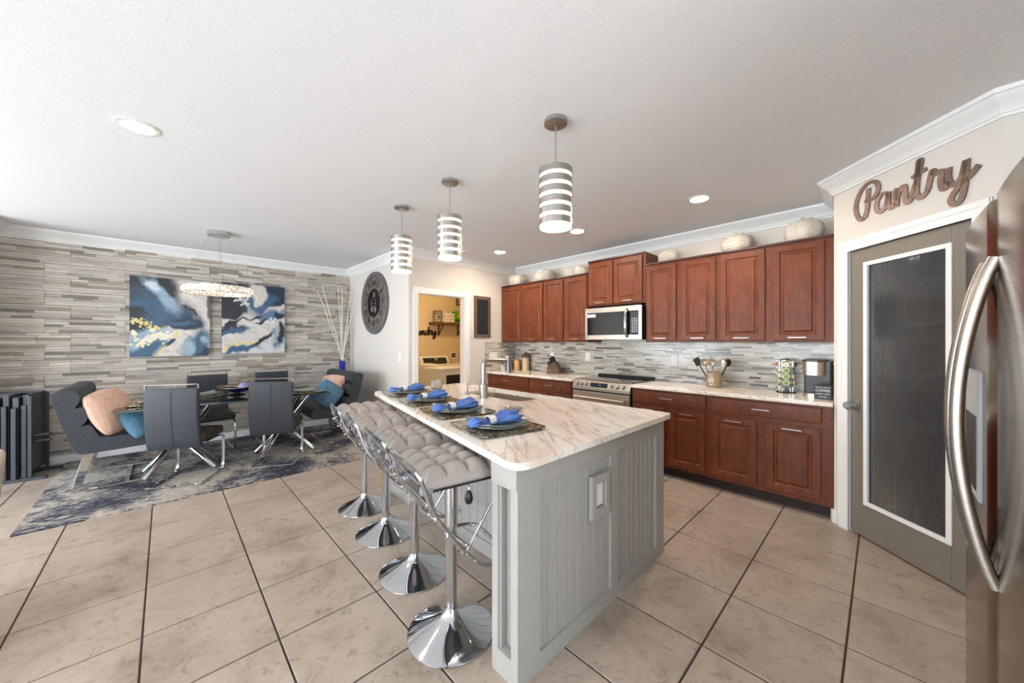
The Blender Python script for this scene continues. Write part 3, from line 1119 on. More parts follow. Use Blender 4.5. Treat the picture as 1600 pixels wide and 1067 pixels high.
hb.build('oven_handle', M['steel'], od)
dr = MB().box(0.006, RW - 0.006, 0.0, 0.03, 0.07, 0.245).build('storage_drawer', M['steel'], t, None, 0.004)
MB().prof_x([(0.565, 0.924), (0.575, 0.948), (0.628, 0.952), (0.628, 0.924)], 0.005, RW - 0.005).build('back_trim', M['black'], t, None, 0.003)
for cx, cy, r_ in ((0.2, 0.2, 0.1), (0.57, 0.2, 0.085), (0.2, 0.44, 0.075), (0.57, 0.44, 0.1)):
    MB().lathe([(r_ - 0.002, 0.0), (r_, 0.0), (r_, 0.0004), (r_ - 0.002, 0.0004)], 32, (cx, cy, 0.924)).build('burner_ring', solid('burner_grey', (70, 70, 72), 0.3), t)


# woven pumpkins on the cabinets
def pumpkin(label, Y, r, h, stem=True, X=4.12, z=2.285):
    t = thing('woven_pumpkin', label, 'pumpkin', (X, Y, z), 0, 'woven pumpkins above the cabinets')
    prof = [(0, 0)]
    nn = 16
    for k in range(nn + 1):
        a = -PI / 2 + PI * (0.14 + 0.82 * k / nn)
        wob = 1 + (0.045 if k % 2 else -0.03)
        prof.append((r * (0.3 + 0.7 * math.cos(a) ** 0.7) * wob if math.cos(a) > 0 else r * 0.3, h * (0.5 + 0.5 * math.sin(a))))
    prof[1] = (r * 0.62, 0.0)
    prof.append((r * 0.18, h * 0.97))
    prof.append((0, h * 0.95))
    MB().lathe(prof, 36, rib=lambda a: 1 + 0.03 * math.cos(9 * a)).build('body', M['pumpkin'], t, 75)
    if stem:
        MB().tube(spline([(0, 0, h * 0.95), (0.004, 0.006, h + 0.02), (0.012, 0.02, h + 0.045)], 4), [0.013] * 4 + [0.011] * 4 + [0.009], 8).build('stem', M['rattan'], t)
        MB().tube(spline([(0, 0, h * 0.96), (-0.02, -0.03, h + 0.012), (-0.012, -0.06, h + 0.02), (0.01, -0.055, h + 0.006)], 5), 0.004, 6).build('tendril', M['rattan'], t)
    else:
        MB().lathe([(0, 0), (0.011, 0), (0.008, 0.012), (0, 0.014)], 10, (0, 0, h * 0.95)).build('stem', M['rattan'], t)
    return t


pumpkin('cream woven pumpkin nearest the corner above the first cherry cabinet', 4.12, 0.14, 0.165, X=4.1)
pumpkin('cream woven pumpkin, second from the corner above the cabinets', 3.52, 0.155, 0.165, X=4.1)
pumpkin('small stemless cream pumpkin left of the raised microwave cabinet', 2.86, 0.11, 0.125, False, X=4.08)
pumpkin('small stemless cream pumpkin right of the raised microwave cabinet', 1.67, 0.11, 0.125, False, X=4.08, z=2.275)
pumpkin('cream woven pumpkin above the cabinet over the utensil crock', 1.01, 0.14, 0.165, z=2.275)
pumpkin('largest cream woven pumpkin beside the pantry wall above the coffee maker', 0.485, 0.14, 0.18, z=2.275, X=4.09)

# counter-top things
t = thing('soap_bottle', 'pale ceramic soap bottle with pump by the canisters', 'bottle', (3.93, 4.27, CT))
MB().lathe([(0, 0), (0.032, 0), (0.034, 0.01), (0.034, 0.06), (0.02, 0.078), (0.013, 0.082), (0.013, 0.09), (0, 0.09)], 18).build('body', solid('pale_ceramic', (214, 206, 190), 0.4), t)
MB().tube([(0, 0, 0.089), (0, 0, 0.115), (-0.008, 0, 0.12), (-0.04, 0, 0.117)], 0.006, 8).build('pump', M['iron'], t)
t = thing('canister', 'short bamboo canister behind the faucet', 'canister', (4.05, 4.25, CT))
MB().lathe([(0, 0), (0.045, 0), (0.045, 0.115), (0, 0.115)], 20).build('body', M['bamboo'], t)
MB().lathe([(0, 0.1155), (0.047, 0.1155), (0.047, 0.14), (0.012, 0.142), (0.012, 0.155), (0, 0.155)], 20).build('lid', M['shelfwood'], t)
t = thing('canister', 'honey-coloured bamboo canister in the counter corner', 'canister', (4.14, 4.16, CT))
MB().lathe([(0, 0), (0.05, 0), (0.05, 0.15), (0, 0.15)], 20).build('body', M['bamboo'], t)
MB().lathe([(0, 0.1505), (0.052, 0.1505), (0.052, 0.17), (0, 0.17)], 20).build('lid', M['bamboo'], t)
t = thing('canister', 'tall cream canister with dark wooden lid in the counter corner', 'canister', (4.2, 4.02, CT))
MB().lathe([(0, 0), (0.055, 0), (0.057, 0.01), (0.057, 0.205), (0, 0.205)], 20).build('body', solid('cream_ceramic', (214, 190, 150), 0.4), t)
MB().lathe([(0, 0.2055), (0.058, 0.2055), (0.06, 0.24), (0.05, 0.262), (0.02, 0.27), (0.02, 0.30), (0, 0.30)], 20).build('lid', M['oldwood'], t)

t = thing('knife_block', 'dark wooden knife block with knives on the counter', 'knife block', (4.10, 3.34, CT), R(-90))
mb = MB().prof_x([(-0.10, 0.0), (-0.02, 0.0), (-0.02, 0.09), (-0.10, 0.09)], -0.05, 0.05)
MB().box(-0.045, 0.045, -0.05, 0.05, 0, 0.088).build('front_block', M['block'], t, None, 0.003, loc=(-0.06, 0, 0))
mb = MB().prof_y([(-0.012, 0.0), (0.11, 0.0), (0.11, 0.05), (0.03, 0.175), (-0.052, 0.122), (-0.012, 0.06)], -0.05, 0.05)
mb.build('slanted_block', M['block'], t, None, 0.003)
MB().box(-0.075, -0.045, -0.0512, -0.05, 0.035, 0.055).build('label_plate', M['nickel'], t, None)
for k in range(6):
    r_, c_ = divmod(k, 3)
    p = Vector((-0.035 + r_ * 0.035, -0.03 + c_ * 0.03, 0.14 + r_ * 0.023))
    dv = Vector((-0.45, 0, 0.89))
    MB().tube([p, p + dv * 0.05, p + dv * 0.10], [0.009, 0.011, 0.009], 8, flat=(0.6, 1.1)).build('knife_handle', M['iron'], t)
for k in range(3):
    p = Vector((-0.085, -0.03 + 0.03 * k, 0.086))
    MB().tube([p, p + Vector((-0.02, 0, 0.06)), p + Vector((-0.03, 0, 0.085))], [0.007, 0.009, 0.008], 8).build('steak_knife_handle', M['iron'], t)

t = thing('utensil_crock', 'tan stoneware crock lettered in white, full of utensils', 'crock', (4.05, 1.20, CT))
MB().lathe([(0, 0), (0.066, 0), (0.07, 0.008), (0.07, 0.158), (0.066, 0.162), (0.06, 0.158), (0.06, 0.02), (0, 0.02)], 28).build('pot', M['crock'], t)
mb = MB()


def on_pot(a0, a1, z0, z1):
    n = 5
    vs = []
    for k in range(n + 1):
        a = a0 + (a1 - a0) * k / n
        for zz in (z0, z1):
            vs.append((0.0708 * math.cos(a), 0.0708 * math.sin(a), zz))
    mb.add(vs, [(2 * k, 2 * k + 2, 2 * k + 3, 2 * k + 1) for k in range(n)])


am = R(172)
for da, z0, z1, w in ((0, 0.135, 0.139, 0.5), (0, 0.115, 0.121, 0.56), (-0.26, 0.05, 0.10, 0.12), (0.0, 0.05, 0.10, 0.12), (0.26, 0.05, 0.10, 0.12), (0.13, 0.095, 0.101, 0.34), (0, 0.03, 0.036, 0.5)):
    on_pot(am + da - w / 2, am + da + w / 2, z0, z1)
mb.build('lettering', solid('white_lettering', (238, 230, 214), 0.6), t)


def utensil(label, dx, dy, lean, kind, mat):
    u = thing('kitchen_' + kind, label, kind, (4.05 + dx * 0.4, 1.20 + dy * 0.4, CT + 0.022), 0)
    top = Vector((lean[0], lean[1], 0.2))
    MB().tube([(0, 0, 0), tuple(top * 0.5), tuple(top)], 0.006, 8).build('handle', mat, u)
    d = top.normalized()
    if kind == 'ladle':
        mb = MB().lathe([(0.0, -0.022), (0.022, -0.018), (0.036, 0.0), (0.038, 0.02), (0.036, 0.02), (0.033, 0.002), (0.02, -0.014), (0, -0.018)], 18)
        mb.xf(Matrix.Translation(top + d * 0.03) @ Matrix.Rotation(R(-70), 4, 'Y'))
    elif kind == 'spoon':
        mb = MB().lathe([(0.0, -0.006), (0.02, -0.004), (0.03, 0.004), (0.028, 0.006), (0.018, 0.0), (0, -0.002)], 18)
        mb.xf(Matrix.Translation(top + d * 0.035) @ Matrix.Rotation(R(-80), 4, 'Y') @ Matrix.Diagonal((1.35, 1, 1, 1)))
    else:
        mb = MB().box(-0.003, 0.003, -0.032, 0.032, 0, 0.085)
        for q in range(4):
            mb.box(-0.0034, 0.0034, -0.022 + q * 0.013, -0.017 + q * 0.013, 0.02, 0.07)
        mb.xf(Matrix.Translation(top - d * 0.005) @ Vector((0, 0, 1)).rotation_difference(d).to_matrix().to_4x4())
    mb.build('head', mat, u, 50)


utensil('steel ladle with a deep bowl in the utensil crock', -0.03, 0.04, (-0.03, 0.05), 'ladle', M['steel'])
utensil('dark slotted turner leaning left in the utensil crock', 0.03, 0.08, (0.02, 0.12), 'spatula', M['iron'])
utensil('steel spoon leaning right in the utensil crock', -0.02, -0.06, (-0.02, -0.06), 'spoon', M['steel'])
utensil('small steel ladle at the front of the utensil crock', -0.08, -0.01, (-0.05, -0.005), 'ladle', M['steel'])
utensil('black spoon at the back of the utensil crock', 0.07, -0.05, (0.02, -0.08), 'spoon', M['iron'])

# pod carousel
t = thing('pod_carousel', 'chrome wire carousel on the counter holding coffee pods', 'pod rack', (4.12, 0.62, CT), R(20))
MB().lathe([(0, 0), (0.075, 0), (0.075, 0.008), (0.02, 0.012), (0, 0.012)], 24).build('base', M['iron'], t)
MB().tube([(0, 0, 0.01), (0, 0, 0.30)], 0.006, 8).build('pole', M['chrome'], t)
MB().lathe([(0, 0), (0.05, 0), (0.05, 0.006), (0.02, 0.02), (0, 0.02)], 20, (0, 0, 0.295)).build('top_cap', M['chrome'], t)
for q in range(5):
    a = 2 * PI * q / 5 + R(172)
    d = Vector((math.cos(a), math.sin(a), 0))
    s_ = Vector((-d.y, d.x, 0))
    mb = MB()
    for sg in (-1, 1):
        p = d * 0.058 + s_ * 0.03 * sg
        mb.tube([p + Vector((0, 0, 0.008)), p + Vector((0, 0, 0.29))], 0.002, 6)
    for lv in range(5):
        zc = 0.04 + lv * 0.055
        mb.tube([d * 0.058 + s_ * 0.026 * math.cos(w) + Vector((0, 0, zc + 0.026 * math.sin(w))) for w in [2 * PI * k / 14 for k in range(14)]], 0.0018, 5, closed=True)
    mb.build('wire_column', M['chrome'], t)
spots = [(0, 1, 'pod_green'), (0, 2, 'pod_green'), (0, 3, 'pod_green'), (0, 4, 'pod'), (4, 0, 'pod_green'), (4, 1, 'pod_green'), (4, 2, 'pod_green'), (4, 3, 'pod_green'), (4, 4, 'pod_orange'), (1, 4, 'iron'), (1, 2, 'pod'), (1, 1, 'pod')]
for q, lv, mm in spots:
    a = 2 * PI * q / 5 + R(172)
    lab = {'pod_green': 'green-lidded', 'pod': 'plain cream', 'pod_orange': 'orange-lidded', 'iron': 'dark-lidded'}[mm] + ' coffee pod, ' + ('lowest', 'second lowest', 'middle', 'second highest', 'topmost')[lv] + ' in the carousel column facing the ' + {0: 'island', 4: 'range', 1: 'coffee maker'}[q]
    p = thing('coffee_pod', lab, 'coffee pod', (4.12, 0.62, CT + 0.04 + lv * 0.055), R(20) + a, 'coffee pods in the carousel')
    cup = MB().lathe([(0, -0.032), (0.016, -0.032), (0.0225, 0.004), (0.026, 0.006), (0.026, 0.008), (0, 0.008)], 16)
    cup.xf(Matrix.Translation((0.062, 0, 0)) @ Matrix.Rotation(R(90), 4, 'Y'))
    cup.build('cup', M['pod'], p)
    cup = MB().lathe([(0, 0.0082), (0.019, 0.0082), (0.019, 0.0095), (0, 0.0095)], 16)
    cup.xf(Matrix.Translation((0.062, 0, 0)) @ Matrix.Rotation(R(90), 4, 'Y'))
    cup.build('lid', M[mm], p)

# coffee maker
t = thing('coffee_maker', 'brown and steel single-cup coffee maker beside the pantry', 'coffee maker', (4.06, 0.395, CT), KR)
MB().prism(round_poly([(-0.085, -0.02), (0.105, -0.02), (0.105, 0.2), (-0.085, 0.2)], [0.02] * 4), 0, 0.30).build('tower', M['coffee_body'], t, 40)
MB().prism(round_poly([(-0.085, -0.15), (0.06, -0.15), (0.06, 0.05), (-0.085, 0.05)], [0.06, 0.06, 0.01, 0.01], 10), 0.185, 0.298).build('brew_head', M['steel'], t, 40)
MB().prism(round_poly([(-0.09, -0.155), (0.065, -0.155), (0.065, 0.19), (-0.09, 0.19)], [0.06, 0.06, 0.02, 0.02], 10), 0.3005, 0.312).build('lid', M['coffee_body'], t, 40)
MB().prism(round_poly([(-0.08, -0.145), (0.055, -0.145), (0.055, -0.021), (-0.08, -0.021)], [0.06, 0.06, 0.01, 0.01], 10), 0, 0.03).build('drip_tray', M['steel'], t, 40)
MB().box(-0.065, 0.045, -0.0235, -0.0205, 0.035, 0.18).build('brew_bay', M['black'], t, None)
MB().lathe([(0, 0), (0.012, 0), (0.012, 0.006), (0, 0.006)], 14).xf(Matrix.Translation((0.1055, 0.03, 0.28)) @ Matrix.Rotation(R(90), 4, 'Y')).build('hinge_button', M['nickel'], t)
# lettered block
t = thing('coffee_sign', 'small black block sign with white coffee lettering', 'sign', (3.82, 0.335, CT), R(-98))
MB().box(-0.055, 0.055, 0.0, 0.045, 0, 0.115).build('block', M['black'], t, None, 0.002)
wl = solid('sign_white', (236, 234, 228), 0.7)
for s_, size, zz in (('All you need is', 0.0155, 0.093), ('COFFEE', 0.027, 0.063), ('and like maybe', 0.0155, 0.041), ('3 people', 0.0155, 0.018)):
    text_mesh(s_, size, 0.0003, wl, 'lettering', t, Matrix.Translation((0, -0.0006, zz)) @ Matrix.Rotation(R(90), 4, 'X'))

# refrigerator (side-by-side)
t = thing('refrigerator', 'side-by-side stainless refrigerator with curved bar handles', 'refrigerator', (2.0, -0.20, 0), PI)
# local: x runs from X=2.0 towards -X, y runs -Y (into the niche)
FW, FH = 0.91, 1.755
MB().box(0.004, FW - 0.004, 0.065, 0.73, 0.02, FH - 0.02).build('case', solid('dark_grey_case', (60, 58, 56), 0.5), t, None, 0.004)
MB().box(0.03, FW - 0.03, 0.09, 0.70, 0.0, 0.02).build('kick_plate', M['black'], t, None)
sm = 0.478


def fdoor(x0, x1, z0, z1, name):
    n = 12
    poly = []
    for k in range(n + 1):
        u = k / n
        x = x0 + (x1 - x0) * u
        e = min(u, 1 - u) * (x1 - x0)
        y = -0.006 * math.sin(PI * u) + (0.012 * (1 - e / 0.03) ** 2 if e < 0.03 else 0)
        poly.append((x, y))
    poly += [(x1, 0.06), (x0, 0.06)]
    return MB().prism(poly, z0, z1).build(name, M['fridge_steel'], t, 30, 0.004, 3)


fz = fdoor(0.0, sm - 0.003, 0.05, FH, 'freezer_door')
fr = fdoor(sm + 0.003, FW, 0.05, FH, 'fresh_food_door')
MB().box(sm - 0.0025, sm + 0.0025, 0.004, 0.06, 0.05, FH).build('door_gasket', M['nickel'], t, None)
for dx, par in ((-0.056, fz), (0.05, fr)):
    pts = []
    for k in range(25):
        u = k / 24
        zz = 0.775 + (1.592 - 0.775) * u
        yy = -0.004 - 0.062 * math.sin(PI * u) ** 0.8
        pts.append((sm + dx, yy, zz))
    MB().tube(pts, 0.0135, 12).build('handle', M['nickel'], par, 60)
ds = MB().box(0.15, 0.36, -0.013, 0.0, 0.93, 1.30).build('dispenser', solid('pale_grey_plastic', (186, 188, 190), 0.35), fz, None, 0.006)
MB().box(0.175, 0.335, -0.0155, -0.0125, 0.96, 1.17).build('dispenser_recess', M['black'], t, None)

# ------------------------------------------------------------------ island
isl = thing('kitchen_island', 'grey painted island base with beadboard end panel', 'island', (0, 0, 0))
IX0, IX1, IY0, IY1 = 1.0, 2.36, 1.005, 3.27
BX = 1.50                                     # seating-side face of the cabinet body
mb = MB().box(BX + 0.012, IX1 - 0.02, IY0 + 0.15, IY1, 0.0, 0.66)
mb.box(BX + 0.012, 1.90, IY0 + 0.15, IY1, 0.66, 0.884).box(1.90, IX1 - 0.02, IY0 + 0.15, 1.90, 0.66, 0.884).box(1.90, IX1 - 0.02, 2.78, IY1, 0.66, 0.884)
mb.build('body', M['grey'], isl, None)
# seating-side boards
w = 0.09
yy = IY0 + 0.155
while yy < IY1 - 0.02:
    y2 = min(yy + w, IY1)
    MB().prism(round_poly([(BX, yy + 0.001), (BX + 0.0125, yy + 0.001), (BX + 0.0125, y2 - 0.001), (BX, y2 - 0.001)], [0.003, 0, 0, 0.003], 2), 0.09, 0.884).build('board', M['grey'], isl, None)
    yy += w
MB().box(BX - 0.012, BX + 0.0125, IY0 + 0.155, IY1, 0.0, 0.09).build('base_rail', M['grey'], isl, None, 0.002)
# end wall: core, face frame, recessed boards
ep = MB().box(IX0 + 0.045, IX1, IY0 + 0.02, IY0 + 0.15, 0.0, 0.884).build('end_wall', M['grey'], isl, None)
fr_ = MB()
F0, F1 = IY0 - 0.004, IY0 + 0.0205
for x0, x1, z0, z1 in ((IX0, 1.135, 0, 0.884), (2.245, IX1, 0, 0.884), (1.135, 2.245, 0, 0.075), (1.135, 2.245, 0.79, 0.884), (1.70, 1.775, 0.075, 0.79)):
    fr_.box(x0, x1, F0, F1, z0, z1)
fr_.build('face_frame', M['grey'], isl, None, 0.0)
for xa, xb, n in ((1.135, 1.70, 8), (1.775, 2.245, 8)):
    bw_ = (xb - xa) / n
    for k in range(n):
        x0, x1 = xa + k * bw_ + 0.0006, xa + (k + 1) * bw_ - 0.0006
        ya = F0 + 0.014
        yb = F0 + 0.0242
        poly = [(x0, yb), (x0, ya + 0.007), (x0 + 0.004, ya), (x1 - 0.012, ya), (x1 - 0.0095, ya + 0.006), (x1 - 0.007, ya), (x1 - 0.004, ya), (x1, ya + 0.007), (x1, yb)]
        MB().prism(poly[::-1], 0.075, 0.79).build('bead_board', M['grey'], ep, None)
# front post face with its tall recess
pf = MB()
P0, P1 = IX0, IX0 + 0.0455
pf.box(P0, P1, IY0 + 0.0205, IY0 + 0.035, 0.0, 0.884)
pf.box(P0, P1, IY0 + 0.115, IY0 + 0.15, 0.0, 0.884)
pf.box(P0, P1, IY0 + 0.035, IY0 + 0.115, 0.0, 0.10)
pf.box(P0, P1, IY0 + 0.035, IY0 + 0.115, 0.785, 0.884)
pf.box(P0 + 0.012, P1, IY0 + 0.035, IY0 + 0.045, 0.10, 0.785)
pf.box(P0 + 0.012, P1, IY0 + 0.105, IY0 + 0.115, 0.10, 0.785)
pf.build('post_face', M['grey'], isl, None)
pt_ = MB().box(IX0 - 0.006, IX0, IY0 - 0.002, IY0 + 0.15, 0.79, 0.884).build('post_cap', M['grey'], isl, None, 0.001)
# outlet box on the end wall
of = MB()
for x0, x1, z0, z1 in ((1.505, 1.545, 0.50, 0.715), (1.63, 1.67, 0.50, 0.715), (1.545, 1.63, 0.50, 0.545), (1.545, 1.63, 0.67, 0.715)):
    of.box(x0, x1, F0 - 0.014, F0 + 0.009, z0, z1)
of.build('outlet_frame', M['grey'], isl, None, 0.0015)
oo = thing('wall_outlet', 'white outlet framed in the grey end panel of the island', 'outlet', (1.587, F0 + 0.0085, 0.607), 0)
MB().box(-0.034, 0.034, -0.008, 0, -0.056, 0.056).build('cover_plate', M['white_plastic'], oo, None, 0.002)
MB().box(-0.016, 0.016, -0.010, -0.008, -0.035, 0.035).build('socket', M['white_plastic'], oo, None, 0.001)

# worktop with the sink cut out (outer polygon bridged round the hole)
outer = round_poly([(0.948, 0.955), (2.392, 0.955), (2.405, 3.325), (1.405, 3.325)], [0.10, 0.05, 0.04, 0.06], 8)
SX0, SX1, SY0, SY1 = 1.985, 2.325, 1.965, 2.70
hole = rrect(SX1 - SX0, SY1 - SY0, 0.07, 6, (SX0 + SX1) / 2, (SY0 + SY1) / 2)


def plate_hole(outer, hole, z0, z1):
    import bmesh
    bm = bmesh.new()
    eds = []
    for loop in (outer, hole):
        vs = [bm.verts.new((x, y, z1)) for x, y in loop]
        eds += [bm.edges.new((vs[i], vs[(i + 1) % len(vs)])) for i in range(len(vs))]
    bmesh.ops.triangle_fill(bm, edges=eds, use_beauty=True)
    for f in bm.faces:
        if f.normal.z < 0:
            f.normal_flip()
    ret = bmesh.ops.extrude_face_region(bm, geom=bm.faces[:])
    ev = [e for e in ret['geom'] if isinstance(e, bmesh.types.BMVert)]
    bmesh.ops.translate(bm, verts=ev, vec=(0, 0, z0 - z1))
    bmesh.ops.recalc_face_normals(bm, faces=bm.faces[:])
    me = bpy.data.meshes.new('island_worktop')
    bm.to_mesh(me)
    bm.free()
    return me


me = plate_hole(outer, hole, 0.885, CT)
o = put('island_worktop', me, M['marble'], None, 0.007, 3)
tag(o, 'large cream marble worktop with rounded corners on the island', 'countertop')

# sink
t = thing('sink', 'undermount stainless sink set in the island worktop', 'sink', (0, 0, 0))
mb = MB()
n = len(hole)
cxs, cys = (SX0 + SX1) / 2, (SY0 + SY1) / 2
ring = lambda k, z: [(cxs + (x - cxs) * k, cys + (y - cys) * k, z) for x, y in hole]
vs = ring(1.03, 0.8845) + ring(1.0, 0.8845) + ring(0.985, 0.70) + ring(0.93, 0.685)
fs = []
for q in range(3):
    fs += [(q * n + i, q * n + (i + 1) % n, (q + 1) * n + (i + 1) % n, (q + 1) * n + i) for i in range(n)]
fs.append(tuple(range(3 * n, 4 * n)))
mb.add(vs, fs)
mb.build('basin', M['steel'], t, 40)
MB().lathe([(0, 0.688), (0.045, 0.688), (0.045, 0.686), (0, 0.686)], 20, (cxs, cys, 0)).build('drain', M['chrome_dark'], t)

# faucet
t = thing('faucet', 'tall brushed L-shaped faucet beside the island sink', 'faucet', (1.905, 2.31, CT))
MB().lathe([(0, 0), (0.035, 0), (0.035, 0.115), (0.03, 0.118), (0, 0.118)], 20).build('base', M['nickel'], t)
MB().tube([(0, 0, 0.117)] + spline([(0, 0, 0.20), (0, 0, 0.27), (0.012, 0, 0.300), (0.045, 0, 0.312), (0.12, 0, 0.309), (0.28, 0, 0.300)], 5), 0.018, 14).build('spout', M['nickel'], t)
MB().box(0.262, 0.308, -0.021, 0.021, 0.19, 0.34).build('spray_head', M['nickel'], t, None, 0.005)
MB().box(0.2595, 0.2618, -0.012, 0.012, 0.205, 0.325).build('spray_head_inlay', solid('slate_inlay', (70, 90, 110), 0.3), t, None)
MB().tube([(0, 0.028, 0.085), (0, 0.045, 0.088), (0, 0.055, 0.14)], 0.006, 8).build('lever', M['nickel'], t)
t = thing('soap_dispenser', 'slim brushed soap dispenser between the faucet and sink', 'soap dispenser', (1.93, 2.565, CT))
MB().lathe([(0, 0), (0.02, 0), (0.02, 0.012), (0.009, 0.016), (0.009, 0.06), (0, 0.06)], 16).build('collar', M['nickel'], t)
MB().tube([(0, 0, 0.058), (0, 0, 0.085), (0.015, 0, 0.092), (0.07, 0, 0.088)], 0.006, 8).build('spout', M['nickel'], t)


# place settings on the island
def square_dish(size, rise, th, p=3.0, n=17):
    def top(u, v):
        a, b = 2 * u - 1, 2 * v - 1
        k = 0.94 if abs(a) > 0.9 and abs(b) > 0.9 else 1
        e = max(abs(a), abs(b))
        return (a * size / 2 * k, b * size / 2 * k, rise * (0.35 * e ** p + 0.65 * abs(a * b) ** 1.6))
    mb = MB()
    mb.grid(lambda u, v: (lambda q: (q[0], q[1], q[2] + th))(top(u, v)), n, n)
    mb.grid(lambda u, v: top(1 - u, v), n, n)
    def rim(i):
        s = [(k / (n - 1), 0) for k in range(n - 1)] + [(1, k / (n - 1)) for k in range(n - 1)] + [(1 - k / (n - 1), 1) for k in range(n - 1)] + [(0, 1 - k / (n - 1)) for k in range(n - 1)]
        return s[i % len(s)]
    N_ = 4 * (n - 1)
    vs = []
    for i in range(N_):
        q = top(*rim(i))
        vs += [q, (q[0], q[1], q[2] + th)]
    mb.add(vs, [(2 * i, 2 * ((i + 1) % N_), 2 * ((i + 1) % N_) + 1, 2 * i + 1) for i in range(N_)])
    return mb


def napkin(L, seed, sc=1.0):
    rr = random.Random(seed)
    ph_ = rr.uniform(0, 6)
    ph2 = rr.uniform(0, 6)

    def fn(u, v):
        x = (v - 0.5) * L
        d = abs(v - 0.42)
        rad = 0.016 + 0.055 * min(d, 0.34) if v < 0.42 else 0.016 + 0.085 * min(d, 0.36)
        if v < 0.06:
            rad *= 0.35 + 0.65 * v / 0.06
        if v > 0.93:
            rad *= 1 - 2.6 * (v - 0.93)
        a = 2 * PI * u
        k = 1 + 0.16 * math.sin(6 * a + ph_ + 5 * v) + 0.09 * math.sin(11 * a + ph2 - 8 * v)
        hz = 0.62
        z = math.sin(a) * rad * k * hz
        y = math.cos(a) * rad * k * 1.5
        return (x + 0.006 * math.sin(5 * a), y * sc, (z + rad * hz * 1.05) * sc)
    mb = MB().grid(fn, 30, 26, True)
    mb.f.append(tuple(range(29, -1, -1)))
    mb.c.append(None)
    mb.f.append(tuple(range(30 * 25, 30 * 26)))
    mb.c.append(None)
    return mb


PR = R(-11)
centers = [(1.312, 1.474), (1.402, 1.976), (1.494, 2.484), (1.590, 2.995)]
wh = ['at the rounded end of the island', 'second from the rounded corner of the island', 'third from the rounded corner of the island', 'at the laundry end of the island']
ch_me = square_dish(0.40, 0.010, 0.006).mesh('charger_plate', 40)
pl_me = square_dish(0.27, 0.028, 0.006).mesh('plate', 40)
p2_me = square_dish(0.27, 0.034, 0.006).mesh('plate', 40)
for k, (x, y) in enumerate(centers):
    o = put('charger_plate', ch_me, M['mosaic'], None, loc=(x, y, CT + 0.0005), rotz=PR)
    tag(o, 'dark mosaic square charger plate ' + wh[k], 'plate', 'island charger plates')
    rim_ = MB()
    for q in range(4):
        n_ = 17
        c_ = [(-1, -1), (1, -1), (1, 1), (-1, 1)]
        for i in range(n_ - 1):
            pts_ = []
            for ii, kk in ((i, 1.0), (i + 1, 1.0), (i + 1, 0.955), (i, 0.955)):
                u_ = ii / (n_ - 1)
                ax_ = c_[q][0] * (1 - u_) + c_[(q + 1) % 4][0] * u_
                ay_ = c_[q][1] * (1 - u_) + c_[(q + 1) % 4][1] * u_
                k2 = 0.94 if abs(ax_) > 0.9 and abs(ay_) > 0.9 else 1
                ax_, ay_ = ax_ * kk, ay_ * kk
                e_ = max(abs(ax_), abs(ay_))
                pts_.append((ax_ * 0.2 * k2, ay_ * 0.2 * k2, 0.0068 + 0.010 * (0.35 * e_ ** 3 + 0.65 * abs(ax_ * ay_) ** 1.6)))
            rim_.add(pts_, [(0, 1, 2, 3)])
    rim_.build('dark_rim', M['black_glass'], o, None)
    o = put('glass_plate', pl_me, M['plate_glass'], None, loc=(x, y, CT + 0.0072), rotz=PR)
    tag(o, 'clear square glass plate on the charger ' + wh[k], 'plate', 'island glass plates')
    o = put('salad_plate', p2_me, M['plate_glass'], None, loc=(x, y, CT + 0.0145), rotz=PR)
    tag(o, 'upper glass plate with curled corners ' + wh[k], 'plate', 'island upper plates')
    ro = R([-16, -14, -18, -12][k]) + R(8)
    o = napkin(0.30, k).build('napkin', M['napkin'], None, 70, loc=(x - 0.02, y + 0.0, CT + 0.0225), rotz=ro)
    tag(o, 'rolled blue cloth napkin ' + wh[k], 'napkin', 'blue napkins on the island')
    rg = MB().lathe([(0.027, -0.019), (0.033, -0.019), (0.0345, -0.008), (0.0345, 0.008), (0.033, 0.019), (0.027, 0.019)], 28)
    rg.v = [(a, b, c) for a, b, c in rg.v]
    rg.f += [tuple(5 * 28 + q for q in ()) for _ in ()]
    rg.xf(Matrix.Translation((-0.024, 0, 0.019)) @ Matrix.Diagonal((1, 1.0, 0.72, 1)) @ Matrix.Rotation(R(90), 4, 'Y'))
    o = rg.build('napkin_ring', M['ring'], None, 40, loc=(x - 0.02, y + 0.0, CT + 0.0225 + 0.004), rotz=ro)
    tag(o, 'white beaded napkin ring round the blue napkin ' + wh[k], 'napkin ring', 'napkin rings on the island')
# candle glass at the far end
t = thing('candle_glass', 'small clear glass candle holder at the far end of the island', 'candle holder', (1.93, 3.07, CT))
MB().lathe([(0, 0), (0.05, 0), (0.058, 0.01), (0.06, 0.085), (0.057, 0.085), (0.054, 0.012), (0, 0.012)], 10).build('glass', clear('cut_glass', (240, 236, 228), 0.05, 0.35, 1.6, (236, 226, 214)), t, None)
MB().lathe([(0, 0.0125), (0.048, 0.0125), (0.048, 0.05), (0, 0.05)], 16).build('wax', solid('cream_wax', (240, 228, 206), 0.6), t)
MB().tube([(0, 0, 0.05), (0, 0, 0.06)], 0.0015, 5).build('wick', M['iron'], t)
# low glass dish behind the first plates
t = thing('glass_dish', 'low clear glass dish with dark beads between two place settings', 'dish', (1.70, 1.74, CT))
MB().lathe([(0, 0), (0.03, 0), (0.05, 0.012), (0.062, 0.02), (0.06, 0.022), (0.046, 0.014), (0, 0.006)], 20).build('bowl', M['plate_glass'], t)
MB().lathe([(0, 0.0065), (0.03, 0.0085), (0.02, 0.014), (0, 0.016)], 12).build('beads', M['mosaic'], t)


